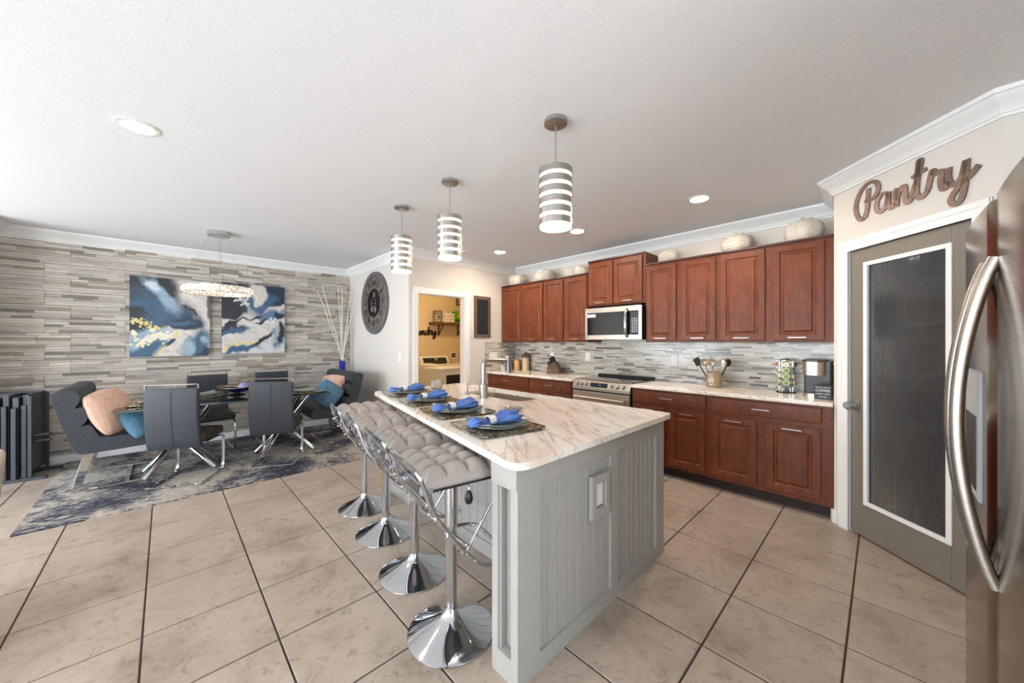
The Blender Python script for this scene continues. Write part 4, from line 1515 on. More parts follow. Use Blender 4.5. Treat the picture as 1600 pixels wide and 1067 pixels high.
# ------------------------------------------------------------------ bar stools
def make_stool(label):
    t = thing('bar_stool', label, 'stool', (0, 0, 0), 0, 'bar stools along the island')
    MB().lathe([(0, 0), (0.2, 0), (0.205, 0.004), (0.204, 0.009), (0.19, 0.016), (0.15, 0.034), (0.10, 0.058), (0.06, 0.080), (0.04, 0.096), (0.032, 0.110), (0.03, 0.118), (0.0, 0.118)], 64).build('base', M['chrome'], t, 50)
    MB().lathe([(0, 0.117), (0.0265, 0.117), (0.0265, 0.50), (0.029, 0.505), (0.029, 0.515), (0, 0.515)], 24).build('lower_column', M['chrome'], t)
    MB().lathe([(0, 0.5145), (0.031, 0.5145), (0.031, 0.74), (0.05, 0.755), (0.09, 0.762), (0.09, 0.768), (0, 0.768)], 24).build('upper_column', M['chrome'], t)
    # seat plate
    MB().prism(rrect(0.40, 0.40, 0.03, 4), 0.769, 0.779).build('seat_plate', M['acrylic'], t, 30)
    # tufted cushion
    S = 0.41

    def cush(u, v):
        a, b = 2 * u - 1, 2 * v - 1
        e = max(abs(a), abs(b))
        edge = (1 - e ** 7)
        puff = (abs(math.sin(4 * PI * u)) * abs(math.sin(4 * PI * v))) ** 0.42
        but = 0
        return (a * S / 2 * (1 - 0.02 * abs(b) ** 2), b * S / 2 * (1 - 0.02 * abs(a) ** 2), 0.812 + edge * (0.018 + 0.034 * puff))

    def cush_b(u, v):
        a, b = 2 * (1 - u) - 1, 2 * v - 1
        return (a * S / 2 * (1 - 0.02 * abs(b) ** 2), b * S / 2 * (1 - 0.02 * abs(a) ** 2), 0.782)
    mb = MB().grid(cush, 49, 49)
    nn = 49
    top_n = len(mb.v)
    mb.grid(cush_b, nn, nn)
    loop = [i for i in range(nn)] + [i * nn + nn - 1 for i in range(1, nn)] + [nn * nn - 1 - i for i in range(1, nn)] + [(nn - 1 - i) * nn for i in range(1, nn - 1)]
    def bot(i):
        r_, c_ = divmod(i, nn)
        return top_n + r_ * nn + (nn - 1 - c_)
    mid0 = len(mb.v)
    for i in loop:
        x, y, z_ = mb.v[i]
        k = 1.035
        mb.v.append((x * k, y * k, 0.797))
    m_ = len(loop)
    for q in range(m_):
        r_ = (q + 1) % m_
        mb.f.append((loop[r_], loop[q], mid0 + q, mid0 + r_))
        mb.f.append((mid0 + r_, mid0 + q, bot(loop[q]), bot(loop[r_])))
        mb.c += [None, None]
    cu = mb.build('cushion', M['cushion'], t, 75)
    bt = MB()
    for i in range(1, 4):
        for j in range(1, 4):
            x, y = (i / 4 * 2 - 1) * S / 2, (j / 4 * 2 - 1) * S / 2
            bt.lathe([(0.008, 0.0), (0.006, 0.003), (0, 0.004)], 8, (x, y, 0.829))
    bt.build('tufting_buttons', M['cushion'], cu)
    # frame tubes: back, down past the seat, forward into the footrest loop
    for s in (-1, 1):
        p = [(-0.235, s * 0.17, 0.858), (-0.232, s * 0.205, 0.85), (-0.213, s * 0.208, 0.80), (-0.175, s * 0.208, 0.694), (-0.117, s * 0.208, 0.601), (-0.044, s * 0.205, 0.503), (0.04, s * 0.20, 0.415), (0.10, s * 0.20, 0.385), (0.17, s * 0.195, 0.378), (0.215, s * 0.17, 0.376), (0.225, s * 0.13, 0.376)]
        MB().tube([(-0.235, 0, 0.858)] + spline(p, 5) + [(0.225, 0, 0.376)], 0.0095, 10).build('side_tube', M['chrome'], t)
        q = [(-0.19, s * 0.19, 0.80), (-0.15, s * 0.19, 0.66), (-0.08, s * 0.19, 0.57), (0.0, s * 0.185, 0.49)]
        MB().tube(spline(q, 5), 0.007, 8).build('inner_tube', M['chrome'], t)
        MB().tube([(0.185, s * 0.195, 0.772), (-0.02, s * 0.205, 0.482)], 0.006, 8).build('brace', M['chrome'], t)
        MB().box(-0.222, -0.17, s * 0.192 - 0.016, s * 0.192 + 0.016, 0.765, 0.80).build('cushion_tie', M['tie'], t, None, 0.008)
        bo = MB()
        for k in range(3):
            zz = (0.73, 0.66, 0.58)[k]
            xx = (-0.2, -0.165, -0.112)[k]
            bo.tube([(xx, s * 0.207, zz), (xx - 0.012, s * 0.222, zz - 0.006)], 0.0045, 6)
        bo.build('rivets', M['chrome'], t)
    # clear backrest
    MB().add([(-0.238, -0.17, 0.85), (-0.238, 0.17, 0.85), (-0.19, 0.17, 0.72), (-0.19, -0.17, 0.72), (-0.230, -0.17, 0.853), (-0.230, 0.17, 0.853), (-0.182, 0.17, 0.723), (-0.182, -0.17, 0.723)],
             [(0, 1, 2, 3), (7, 6, 5, 4), (0, 4, 5, 1), (3, 2, 6, 7), (0, 3, 7, 4), (1, 5, 6, 2)]).build('backrest', M['acrylic'], t, None)
    MB().tube([(-0.19, -0.19, 0.72), (-0.19, 0.19, 0.72)], 0.006, 8).build('back_rail', M['chrome'], t)
    lv = MB().tube(spline([(0.0, -0.03, 0.75), (0.02, -0.09, 0.745), (0.03, -0.12, 0.725), (0.03, -0.125, 0.705)], 4), 0.003, 6).build('lever', M['chrome'], t)
    MB().lathe([(0, -0.055), (0.014, -0.05), (0.02, -0.03), (0.014, -0.005), (0.007, 0.008), (0, 0.01)], 14, (0.03, -0.125, 0.70)).build('lever_grip', M['black'], lv)
    return t


st_pos = [(0.985, 1.437), (1.08, 1.958), (1.15, 2.504), (1.205, 3.02)]
st_lab = ['tufted chrome bar stool beside the island corner post', 'tufted chrome bar stool, second from the island corner post', 'tufted chrome bar stool, third from the island corner post', 'tufted chrome bar stool at the dining end of the island']
s0 = make_stool(st_lab[0])
s0.location = (*st_pos[0], 0)
s0.rotation_euler = (0, 0, R(-10))
for k in range(1, 4):
    dup(s0, (*st_pos[k], 0), R((-10, -12, -9)[k - 1]), st_lab[k])

# ------------------------------------------------------------------ dining area
o = MB().prism([(-0.79, 4.285), (2.18, 4.25), (2.18, 6.45), (-0.81, 6.45)], 0.0005, 0.010).build('rug', M['rug'], smooth=None)
tag(o, 'navy and beige abstract rug under the dining table', 'rug')

# glass table
t = thing('dining_table', 'rectangular glass dining table on crossed chrome legs', 'table', (0.56, 5.2, 0.0105))
TZ = 0.75
MB().prism(rrect(1.8, 1.0, 0.02, 3), TZ - 0.011, TZ + 0.001).build('glass_top', M['glass'], t, None)
mb = MB()
rr = rrect(1.8, 1.0, 0.02, 3)
n = len(rr)
vs = [(x * 1.0005, y * 1.0008, TZ - 0.011) for x, y in rr] + [(x * 1.0005, y * 1.0008, TZ + 0.001) for x, y in rr]
mb.add(vs, [(i, (i + 1) % n, n + (i + 1) % n, n + i) for i in range(n)])
mb.build('glass_edge', M['glass_edge'], t, None)
for cx in (-0.44, 0.52):
    for ax, ay in ((-1, -1), (1, -1), (1, 1), (-1, 1)):
        MB().tube([(cx + ax * 0.27, ay * 0.17, 0.016), (cx - ax * 0.03 + ay * 0.02, -ay * 0.03, 0.40), (cx - ax * 0.24, -ay * 0.2, TZ - 0.018)], 0.03, 16).build('leg', M['chrome'], t)
        MB().lathe([(0, 0), (0.045, 0), (0.045, 0.006), (0, 0.006)], 16, (cx - ax * 0.24, -ay * 0.2, TZ - 0.0175)).build('glass_mount', M['chrome'], t)


def make_chair(label):
    """faces local +y; origin under the seat centre"""
    t = thing('dining_chair', label, 'chair', (0, 0, 0), 0, 'chairs round the glass table')
    w = 0.42
    # upholstered back, gently curved
    def bk(u, v):
        z_ = 0.36 + 0.575 * v
        y = -0.20 - 0.05 * v - 0.02 * math.sin(PI * v)
        return z_, y
    mb = MB()
    nz = 14
    rings = []
    for j in range(nz):
        v = j / (nz - 1)
        z_, y = bk(0, v)
        hw_ = w / 2 * (1 - 0.02 * v)
        th = 0.028 * (0.6 if j in (0, nz - 1) else 1)
        ring = [(x, y + yy, z_) for x, yy in rrect(2 * hw_, 2 * th, min(0.02, th * 0.9), 3)]
        rings.append(ring)
    n_ = len(rings[0])
    vs = [p for r_ in rings for p in r_]
    fs = [(j * n_ + i, j * n_ + (i + 1) % n_, (j + 1) * n_ + (i + 1) % n_, (j + 1) * n_ + i) for j in range(nz - 1) for i in range(n_)]
    fs += [tuple(range(n_ - 1, -1, -1)), tuple((nz - 1) * n_ + i for i in range(n_))]
    bo = mb.add(vs, fs).build('backrest', M['leather'], t, 50)
    MB().tube([(0, -0.2305 - 0.05 * v - 0.02 * math.sin(PI * v), 0.37 + 0.555 * v) for v in [k / 10 for k in range(11)]], 0.0022, 6).build('centre_seam', M['dark_frame'], bo)
    # seat
    mb = MB()
    rings = []
    for z_, k in ((0.385, 0.92), (0.39, 0.97), (0.405, 1.0), (0.445, 1.0), (0.462, 0.975), (0.468, 0.93)):
        rings.append([(x * k, y * k + 0.04, z_ + 0.012 * math.cos(PI * y)) for x, y in rrect(0.42, 0.45, 0.05, 5)])
    n_ = len(rings[0])
    vs = [p for r_ in rings for p in r_]
    fs = [(j * n_ + i, j * n_ + (i + 1) % n_, (j + 1) * n_ + (i + 1) % n_, (j + 1) * n_ + i) for j in range(5) for i in range(n_)]
    fs += [tuple(range(n_ - 1, -1, -1)), tuple(5 * n_ + i for i in range(n_))]
    mb.add(vs, fs).build('seat', M['seat_leather'], t, 50)
    # chrome handle rail on top
    MB().tube([(-0.2, -0.252, 0.92), (-0.2, -0.256, 0.965), (-0.196, -0.257, 0.972), (0.196, -0.257, 0.972), (0.2, -0.256, 0.965), (0.2, -0.252, 0.92)], 0.008, 8, flat=(1.4, 0.7)).build('top_rail', M['chrome'], t)
    # cantilever side frames and floor bar
    for s in (-1, 1):
        p = spline([(s * 0.19, -0.1, 0.385), (s * 0.195, 0.12, 0.385), (s * 0.2, 0.215, 0.375), (s * 0.2, 0.245, 0.33), (s * 0.2, 0.245, 0.10), (s * 0.2, 0.225, 0.03), (s * 0.2, 0.16, 0.011), (s * 0.2, -0.22, 0.011)], 5)
        MB().tube(p, 0.0115, 8, flat=(1.2, 0.7)).build('side_frame', M['chrome'], t)
        MB().box(s * 0.2 - 0.012, s * 0.2 + 0.012, 0.02, 0.06, 0.0, 0.010).build('glide', M['white_plastic'], t, None)
    MB().box(-0.212, 0.212, -0.235, -0.21, 0.002, 0.018).build('floor_bar', M['chrome'], t, None, 0.003)
    MB().box(-0.02, 0.02, -0.24, -0.205, 0.0, 0.0185).build('bar_glide', M['acrylic'], t, None, 0.003)
    return t


RZ = 0.0105
c0 = make_chair('grey chair with its back to the kitchen, beside the pink-cushioned bench end of the table')
c0.location = (0.16, 4.83, RZ)
c0.rotation_euler = (0, 0, R(-27))
dup(c0, (0.93, 4.84, RZ), R(-24), 'grey chair with its back to the kitchen, beside the navy centrepiece')
dup(c0, (0.42, 5.93, RZ), R(180 + 4), 'grey chair facing out from the stone wall, under the dark-left painting')
dup(c0, (1.13, 5.93, RZ), R(180 + 4), 'grey chair facing out from the stone wall, under the white-swirl painting')


def make_bench(label):
    """profile in local x-z (back at -x, seat towards +x), length along y"""
    t = thing('dining_bench', label, 'bench', (0, 0, 0), 0, 'benches at the table ends')
    L = 1.05
    outer_ = [(0.50, 0.40), (0.48, 0.385), (0.25, 0.375), (0.02, 0.37), (-0.005, 0.385), (-0.05, 0.5), (-0.095, 0.65), (-0.13, 0.80), (-0.155, 0.915), (-0.145, 0.93)]
    bump1 = spline([(-0.145, 0, 0.93), (-0.08, 0, 0.95), (-0.01, 0, 0.93), (0.01, 0, 0.86), (-0.02, 0, 0.785)], 5)
    bump2 = spline([(-0.02, 0, 0.785), (0.03, 0, 0.79), (0.06, 0, 0.725), (0.04, 0, 0.65), (0.01, 0, 0.62)], 5)
    bump3 = spline([(0.01, 0, 0.62), (0.065, 0, 0.625), (0.10, 0, 0.57), (0.125, 0, 0.51)], 4)
    seat = spline([(0.125, 0, 0.51), (0.2, 0, 0.50), (0.34, 0, 0.505), (0.455, 0, 0.50), (0.505, 0, 0.46), (0.50, 0, 0.40)], 5)
    prof = [(p[0], p[1]) for p in outer_] + [(p.x, p.z) for p in bump1[1:]] + [(p.x, p.z) for p in bump2[1:]] + [(p.x, p.z) for p in bump3[1:]] + [(p.x, p.z) for p in seat[1:-1]]
    mb = MB()
    n_ = len(prof)
    cxm = sum(p[0] for p in prof) / n_
    czm = sum(p[1] for p in prof) / n_
    ys = [(-L / 2, 0.965), (-L / 2 + 0.012, 1.0), (L / 2 - 0.012, 1.0), (L / 2, 0.965)]
    vs = [(cxm + (x - cxm) * (1 if k == 1.0 else 0.985), y, czm + (z_ - czm) * (1 if k == 1.0 else 0.985)) for y, k in ys for x, z_ in prof]
    fs = [(j * n_ + i, j * n_ + (i + 1) % n_, (j + 1) * n_ + (i + 1) % n_, (j + 1) * n_ + i) for j in range(3) for i in range(n_)]
    fs += [tuple(range(n_ - 1, -1, -1)), tuple(3 * n_ + i for i in range(n_))]
    mb.add(vs, fs).build('upholstery', M['leather'], t, 50)
    for y in (-0.34, 0.34):
        mb = MB()
        mb.add([(0.02, y - 0.03, 0.37), (0.09, y - 0.03, 0.372), (-0.01, y - 0.03, 0.0), (-0.06, y - 0.03, 0.0), (0.02, y + 0.03, 0.37), (0.09, y + 0.03, 0.372), (-0.01, y + 0.03, 0.0), (-0.06, y + 0.03, 0.0)],
               [(0, 1, 2, 3), (7, 6, 5, 4), (0, 4, 5, 1), (1, 5, 6, 2), (2, 6, 7, 3), (3, 7, 4, 0)])
        mb.build('back_leg', M['chrome'], t, None, 0.002)
        MB().box(-0.012, 0.55, y - 0.03, y + 0.03, 0.0, 0.012).build('floor_runner', M['chrome'], t, None, 0.002)
    MB().box(0.26, 0.30, -0.31, 0.31, 0.0, 0.011).build('floor_crossbar', M['chrome'], t, None, 0.002)
    return t


b0 = make_bench('grey channel-backed bench at the table end near the folded tray tables')
b0.location = (-0.555, 5.45, RZ)
dup(b0, (1.825, 5.525, RZ), PI, 'grey channel-backed bench at the table end below the round clock')


def pillow(name, label, mat, size, th, loc, rot):
    def fn(sg):
        def f(u, v):
            a, b = 2 * u - 1, 2 * v - 1
            ax = a * math.sqrt(1 - 0.2 * b * b)
            bx = b * math.sqrt(1 - 0.2 * a * a)
            h = max(0.0, (1 - a ** 2) * (1 - b ** 2)) ** 0.42
            wr = 0.03 * math.sin(9 * a + 4 * b * b) * h
            return (ax * size / 2, bx * size / 2, sg * (h + wr) * th / 2)
        return f
    mb = MB().grid(fn(1), 25, 25)
    mb.grid(lambda u, v: fn(-1)(1 - u, v), 25, 25)
    o = mb.build(name, mat, None, 80)
    o.location = loc
    o.rotation_euler = rot
    tag(o, label, 'pillow')
    return o


pillow('throw_pillow', 'large blush pink throw pillow on the bench near the tray tables', M['pink'], 0.43, 0.2, (-0.365, 5.08, 0.73), (R(68), R(-6), R(64)))
pillow('throw_pillow', 'small blue velvet throw pillow on the bench near the tray tables', M['blue_velvet'], 0.30, 0.15, (-0.155, 5.0, 0.61), (R(58), R(-12), R(38)))
pillow('throw_pillow', 'peach throw pillow standing on the bench below the clock', M['pink'], 0.42, 0.18, (1.70, 5.42, 0.71), (R(76), R(0), R(-65)))
pillow('throw_pillow', 'blue velvet throw pillow standing on a corner on the bench below the clock', M['blue_velvet'], 0.33, 0.15, (1.545, 5.12, 0.685), (R(80), R(38), R(-20)))

# settings and centrepiece on the glass
GZ = 0.7625
for k, (x, y, lab) in enumerate([(-0.08, 5.12, 'gold mosaic square charger on the glass table near the blush pillow'), (0.30, 5.42, 'gold mosaic square charger beside the navy centrepiece'), (0.98, 5.44, 'gold mosaic square charger in front of the far chair by the vase'), (1.23, 4.98, 'gold mosaic square charger on the glass table near the clock bench')]):
    o = put('table_charger', ch_me.copy(), None, None, loc=(x, y, GZ), rotz=R(4))
    o.data.materials.clear()
    o.data.materials.append(M['gold_mosaic'])
    tag(o, lab, 'plate', 'gold chargers on the glass table')
    o = put('table_plate', p2_me.copy(), None, None, loc=(x, y, GZ + 0.0068), rotz=R(4))
    o.data.materials.clear()
    o.data.materials.append(M['plate_glass'] if k % 2 else M['gold_mosaic'])
    tag(o, lab.replace('gold mosaic square charger', 'square plate stacked on the charger'), 'plate', 'plates on the glass table')
t = thing('centrepiece_bowl', 'navy glass bowl with gold swirled edge in the table centre', 'bowl', (0.60, 5.25, GZ), R(-35))
MB().lathe([(0, 0), (0.08, 0), (0.085, 0.006), (0.03, 0.02), (0.03, 0.03), (0, 0.03)], 24).build('foot', M['iron'], t)


def leaf(u, v, lift):
    a = 2 * u - 1
    b = 2 * v - 1
    k = (1 - a * a) ** 0.6
    return (a * 0.2, b * 0.105 * k, 0.03 + 0.06 * a * a + 0.05 * b * b * k + lift)


mb = MB().grid(lambda u, v: leaf(u, v, 0.006), 25, 13)
mb.grid(lambda u, v: leaf(1 - u, v, 0.0), 25, 13)
mb.build('bowl', M['navy'], t, 60)
mb = MB().tube([leaf(k / 40, 1, 0.003) for k in range(1, 40)] + [leaf(1 - k / 40, 0, 0.003) for k in range(1, 40)], 0.006, 6, closed=True)
mb.build('gold_edge', M['gold'], t)
o = MB().lathe([(0, -0.052)] + [(0.052 * math.cos(a), 0.052 * math.sin(a)) for a in [R(-80 + 10 * k) for k in range(17)]] + [(0, 0.052)], 24, (0.66, 5.21, GZ + 0.092)).build('glass_ball', M['lavender'])
tag(o, 'lavender glass ball resting in the navy centrepiece bowl', 'ball')

# blue dish on the floor by the stone wall
t = thing('pet_bowl', 'navy pet bowl with white rim on the floor by the stone wall', 'bowl', (1.985, 6.13, 0.0105))
MB().lathe([(0, 0), (0.07, 0), (0.085, 0.05), (0.08, 0.05), (0.066, 0.008), (0, 0.008)], 24).build('bowl', solid('navy_ceramic', (32, 48, 92), 0.2), t)
MB().lathe([(0.08, 0.0505), (0.086, 0.0505), (0.086, 0.06), (0.08, 0.06)], 24).build('rim', M['white'], t)

# tall vase with branches in the corner
t = thing('floor_vase', 'tall slim cobalt blue vase standing in the dining corner', 'vase', (2.13, 6.29, 0.0105))
MB().lathe([(0, 0), (0.085, 0), (0.09, 0.01), (0.06, 0.06), (0.045, 0.4), (0.046, 0.9), (0.052, 1.05), (0.048, 1.05), (0.04, 0.9), (0.038, 0.1), (0, 0.08)], 24).build('body', M['cobalt'], t)
MB().lathe([(0.0525, 1.045), (0.054, 1.048), (0.054, 1.06), (0.047, 1.06), (0.047, 1.052)], 24).build('silver_rim', M['chrome'], t)
rs = random.Random(9)
tips = [(-0.37, 0.02, 2.20), (-0.33, -0.05, 2.28), (-0.05, 0.05, 2.30), (-0.02, -0.03, 2.27), (0.03, 0.06, 2.18), (0.13, -0.04, 2.24), (0.15, -0.22, 2.18)]
blab = ['white branch leaning furthest left in the cobalt vase', 'white branch beside the leftmost one in the cobalt vase', 'white branch rising upright at the back of the cobalt vase', 'white branch rising upright at the front of the cobalt vase', 'short white branch upright in the cobalt vase', 'white branch leaning towards the clock wall in the cobalt vase', 'lowest white branch leaning towards the clock in the cobalt vase']
for k, (dx, dy, tz) in enumerate(tips):
    pts = []
    for q in range(9):
        u = q / 8
        zz = 0.20 + (tz - 0.20) * u
        if zz < 1.06:
            kx = 0.012 * (zz / 1.06)
            pts.append((2.13 + kx * math.cos(k * 0.9), 6.29 + kx * math.sin(k * 0.9), zz))
        else:
            w_ = (zz - 1.06) / (tz - 1.06)
            pts.append((2.13 + dx * w_ ** 1.1 + rs.uniform(-0.007, 0.007), 6.29 + dy * w_, zz))
    o = MB().tube(spline(pts, 3), [0.0115 - 0.005 * i / 24 for i in range(25)], 6).build('branch', M['branch'])
    tag(o, blab[k], 'branch', 'white branches in the vase')


# ------------------------------------------------------------------ paintings
def nz(x, y, s):
    return noise.noise((x, y, s))


def paint_mesh(w, h, blobs, flecks, seed, base, n=150):
    U, V = np.meshgrid(np.linspace(0, 1, n), np.linspace(0, 1, n))
    wx = np.zeros_like(U)
    wy = np.zeros_like(U)
    st_ = np.zeros_like(U)
    for j in range(n):
        for i in range(n):
            x, y = U[j, i], V[j, i]
            a = nz(x * 3, y * 3, seed) * 0.10 + nz(x * 8, y * 8, seed + 3) * 0.045 + nz(x * 20, y * 20, seed + 5) * 0.015
            b = nz(x * 3, y * 3, seed + 9) * 0.10 + nz(x * 8, y * 8, seed + 13) * 0.045 + nz(x * 20, y * 20, seed + 15) * 0.015
            wx[j, i] = a
            wy[j, i] = b
            st_[j, i] = nz((x - y * 0.5) * 5 + a * 12, (x * 0.4 + y) * 26 + b * 25, seed + 21)
    col = np.zeros((n, n, 3))
    col[:] = lin(base)
    for cx, cy, rx, ry, rot, c, soft in blobs:
        r_ = R(rot)
        X = U + wx - cx
        Y = V + wy - cy
        xr = (X * math.cos(r_) + Y * math.sin(r_)) / rx
        yr = (-X * math.sin(r_) + Y * math.cos(r_)) / ry
        d = np.sqrt(xr ** 2 + yr ** 2)
        al = np.clip((1 + soft * 0.5 - d) / max(soft, 0.02), 0, 1)[..., None]
        col = col * (1 - al) + np.array(lin(c)) * al
    col *= (1 + 0.22 * st_)[..., None]
    rr = random.Random(seed)
    for cx, cy, sp, cnt, c in flecks:
        for _ in range(cnt):
            fx, fy = cx + rr.gauss(0, sp), cy + rr.gauss(0, sp * 0.6)
            rad = rr.uniform(0.006, 0.02)
            m_ = ((U - fx) ** 2 + ((V - fy) * 1.2) ** 2) < rad ** 2
            col[m_] = lin(c)
    col = np.clip(col, 0.004, 0.95)
    mb = MB()
    vs = [((U[j, i] - 0.5) * w, 0, V[j, i] * h) for j in range(n) for i in range(n)]
    fs = [(j * n + i, j * n + i + 1, (j + 1) * n + i + 1, (j + 1) * n + i) for j in range(n - 1) for i in range(n - 1)]
    me = bpy.data.meshes.new('painted_surface')
    me.from_pydata(vs, [], fs)
    at = me.color_attributes.new('Col', 'FLOAT_COLOR', 'POINT')
    buf = np.ones((n * n, 4), dtype=np.float32)
    buf[:, :3] = col.reshape(-1, 3)
    at.data.foreach_set('color', buf.ravel())
    me.update()
    return me


GW, CH, NV, BL, LB, GO = (212, 204, 196), (38, 42, 48), (32, 48, 68), (58, 92, 120), (146, 170, 186), (222, 204, 138)
blobs1 = [(0.15, 0.8, 0.42, 0.45, -20, CH, 0.25), (0.45, 0.62, 0.5, 0.16, -28, (58, 78, 98), 0.6), (0.22, 0.62, 0.36, 0.09, -6, BL, 0.7), (0.38, 0.8, 0.3, 0.075, -42, LB, 0.7), (0.28, 0.9, 0.1, 0.05, -40, (206, 216, 224), 0.8),
          (0.08, 0.44, 0.3, 0.16, -12, CH, 0.3), (0.36, 0.48, 0.2, 0.06, -10, BL, 0.8), (0.66, 0.42, 0.27, 0.085, -8, NV, 0.3), (0.6, 0.45, 0.2, 0.035, -6, BL, 0.7), (0.99, 0.68, 0.045, 0.2, 5, (90, 92, 98), 0.5), (0.74, 0.6, 0.16, 0.02, -45, CH, 0.6),
          (0.2, 0.2, 0.3, 0.14, 14, LB, 0.5), (0.15, 0.08, 0.28, 0.09, 22, BL, 0.6), (0.35, 0.25, 0.25, 0.03, 12, (226, 222, 214), 0.6), (0.47, 0.15, 0.1, 0.04, 42, NV, 0.3), (0.36, 0.05, 0.1, 0.02, 40, GO, 0.4), (0.85, 0.15, 0.24, 0.12, 40, BL, 0.5), (0.92, 0.05, 0.16, 0.07, 30, NV, 0.5), (0.72, 0.1, 0.1, 0.05, 60, LB, 0.7), (0.95, 0.22, 0.06, 0.05, 20, LB, 0.7)]
fl1 = [(0.06, 0.45, 0.03, 26, GO), (0.16, 0.41, 0.04, 26, GO), (0.27, 0.36, 0.03, 22, GO), (0.05, 0.29, 0.025, 16, (240, 232, 196)), (0.12, 0.18, 0.05, 30, (238, 226, 178)), (0.3, 0.27, 0.06, 26, (236, 226, 190)), (0.45, 0.28, 0.06, 20, (240, 234, 214)), (0.55, 0.27, 0.03, 12, GO)]
blobs2 = [(0.1, 0.68, 0.27, 0.2, -15, CH, 0.12), (0.1, 0.98, 0.34, 0.06, 0, CH, 0.4), (0.75, 0.86, 0.4, 0.34, 20, BL, 0.5), (0.95, 0.98, 0.3, 0.1, 10, NV, 0.5), (0.92, 0.78, 0.2, 0.08, 40, NV, 0.5), (0.55, 0.88, 0.14, 0.17, 15, GW, 0.25), (0.5, 0.7, 0.26, 0.045, -22, (74, 100, 130), 0.4),
          (0.85, 0.66, 0.3, 0.05, 25, GW, 0.6), (0.72, 0.56, 0.2, 0.06, 18, (92, 122, 152), 0.5), (0.3, 0.47, 0.36, 0.03, 18, CH, 0.4), (0.2, 0.36, 0.32, 0.06, 14, CH, 0.35), (0.42, 0.44, 0.15, 0.07, 12, GW, 0.3), (0.93, 0.56, 0.12, 0.05, -20, NV, 0.4), (0.62, 0.46, 0.12, 0.02, 14, CH, 0.6),
          (0.12, 0.3, 0.25, 0.045, 12, BL, 0.6), (0.35, 0.2, 0.4, 0.06, 14, GW, 0.6), (0.3, 0.12, 0.3, 0.02, 14, GO, 0.6), (0.55, 0.18, 0.35, 0.025, 34, NV, 0.5), (0.25, 0.04, 0.3, 0.04, 12, BL, 0.6), (0.88, 0.25, 0.12, 0.13, -30, LB, 0.5), (0.88, 0.24, 0.06, 0.07, -30, NV, 0.4), (0.95, 0.35, 0.07, 0.1, 0, CH, 0.4), (0.7, 0.12, 0.16, 0.07, 20, (204, 208, 208), 0.6)]
fl2 = [(0.3, 0.77, 0.05, 30, (224, 222, 218)), (0.36, 0.72, 0.03, 14, (224, 222, 218)), (0.75, 0.48, 0.05, 16, (226, 222, 214)), (0.68, 0.38, 0.02, 8, GO)]
for lab, cx, bl, fk, seed, w_, z0_, h_, base_ in (('abstract canvas with charcoal and gold flecks, beside the tray tables', 0.062, blobs1, fl1, 4, 0.755, 1.195, 1.005, GW), ('abstract canvas with white swirls and charcoal blot, nearer the branches', 0.944, blobs2, fl2, 17, 0.757, 1.21, 1.005, (208, 206, 202))):
    t = thing('abstract_painting', lab, 'painting', (cx, 6.42, z0_), 0, 'paintings on the stone wall')
    MB().box(-w_ / 2, w_ / 2, 0.0, 0.038, 0, h_).build('canvas', M['canvas_edge'], t, None, 0.002)
    me = paint_mesh(w_, h_, bl, fk, seed, base_)
    put('painted_surface', me, M['paint'], t, loc=(0, -0.0012, 0))

# ------------------------------------------------------------------ round clock on the clock wall
t = thing('wall_clock', 'large round weathered wooden clock with exposed gears', 'clock', (2.3195, 5.42, 1.975), R(-90))


def facing(mb, y=0.0):
    """lathe axis z -> local -y"""
    return mb.xf(Matrix.Translation((0, y, 0)) @ Matrix.Rotation(R(90), 4, 'X'))


CR = 0.475
facing(MB().lathe([(0, 0), (CR, 0), (CR, 0.018), (0, 0.018)], 64)).build('back_board', M['clock_wood'], t)
facing(MB().lathe([(CR - 0.075, 0.018), (CR - 0.07, 0.034), (CR - 0.05, 0.042), (CR - 0.03, 0.036), (CR, 0.03), (CR + 0.003, 0.01), (CR + 0.003, 0.001), (CR - 0.004, 0.001)], 64)).build('rim', M['clock_rim'], t)
for k in range(24):
    a0, a1 = 2 * PI * k / 24 + 0.012, 2 * PI * (k + 1) / 24 - 0.012
    vs = []
    for a in (a0, a1):
        for r_ in (0.215, 0.395):
            for y in (-0.018, -0.0235 - 0.002 * (k % 3)):
                vs.append((r_ * math.cos(a), y, r_ * math.sin(a)))
    MB().add(vs, [(0, 2, 3, 1), (4, 5, 7, 6), (0, 1, 5, 4), (2, 6, 7, 3), (1, 3, 7, 5), (0, 4, 6, 2)]).build('wood_slat', M['clock_wood'], t, None)
ROM = ['XII', 'I', 'II', 'III', 'IV', 'V', 'VI', 'VII', 'VIII', 'IX', 'X', 'XI']
for k, s_ in enumerate(ROM):
    a = -2 * PI * k / 12
    Mx = Matrix.Rotation(a * -1, 4, 'Y') @ Matrix.Translation((0, -0.029, 0.265)) @ Matrix.Rotation(R(90), 4, 'X')
    text_mesh(s_, 0.11, 0.0015, M['iron'], 'numeral', t, Mx)
facing(MB().lathe([(0.185, 0.018), (0.19, 0.032), (0.205, 0.036), (0.22, 0.032), (0.222, 0.018)], 48)).build('inner_ring', M['iron'], t)
facing(MB().lathe([(0, 0.0182), (0.185, 0.0182), (0.185, 0.0195), (0, 0.0195)], 40)).build('dark_dial', M['iron'], t)


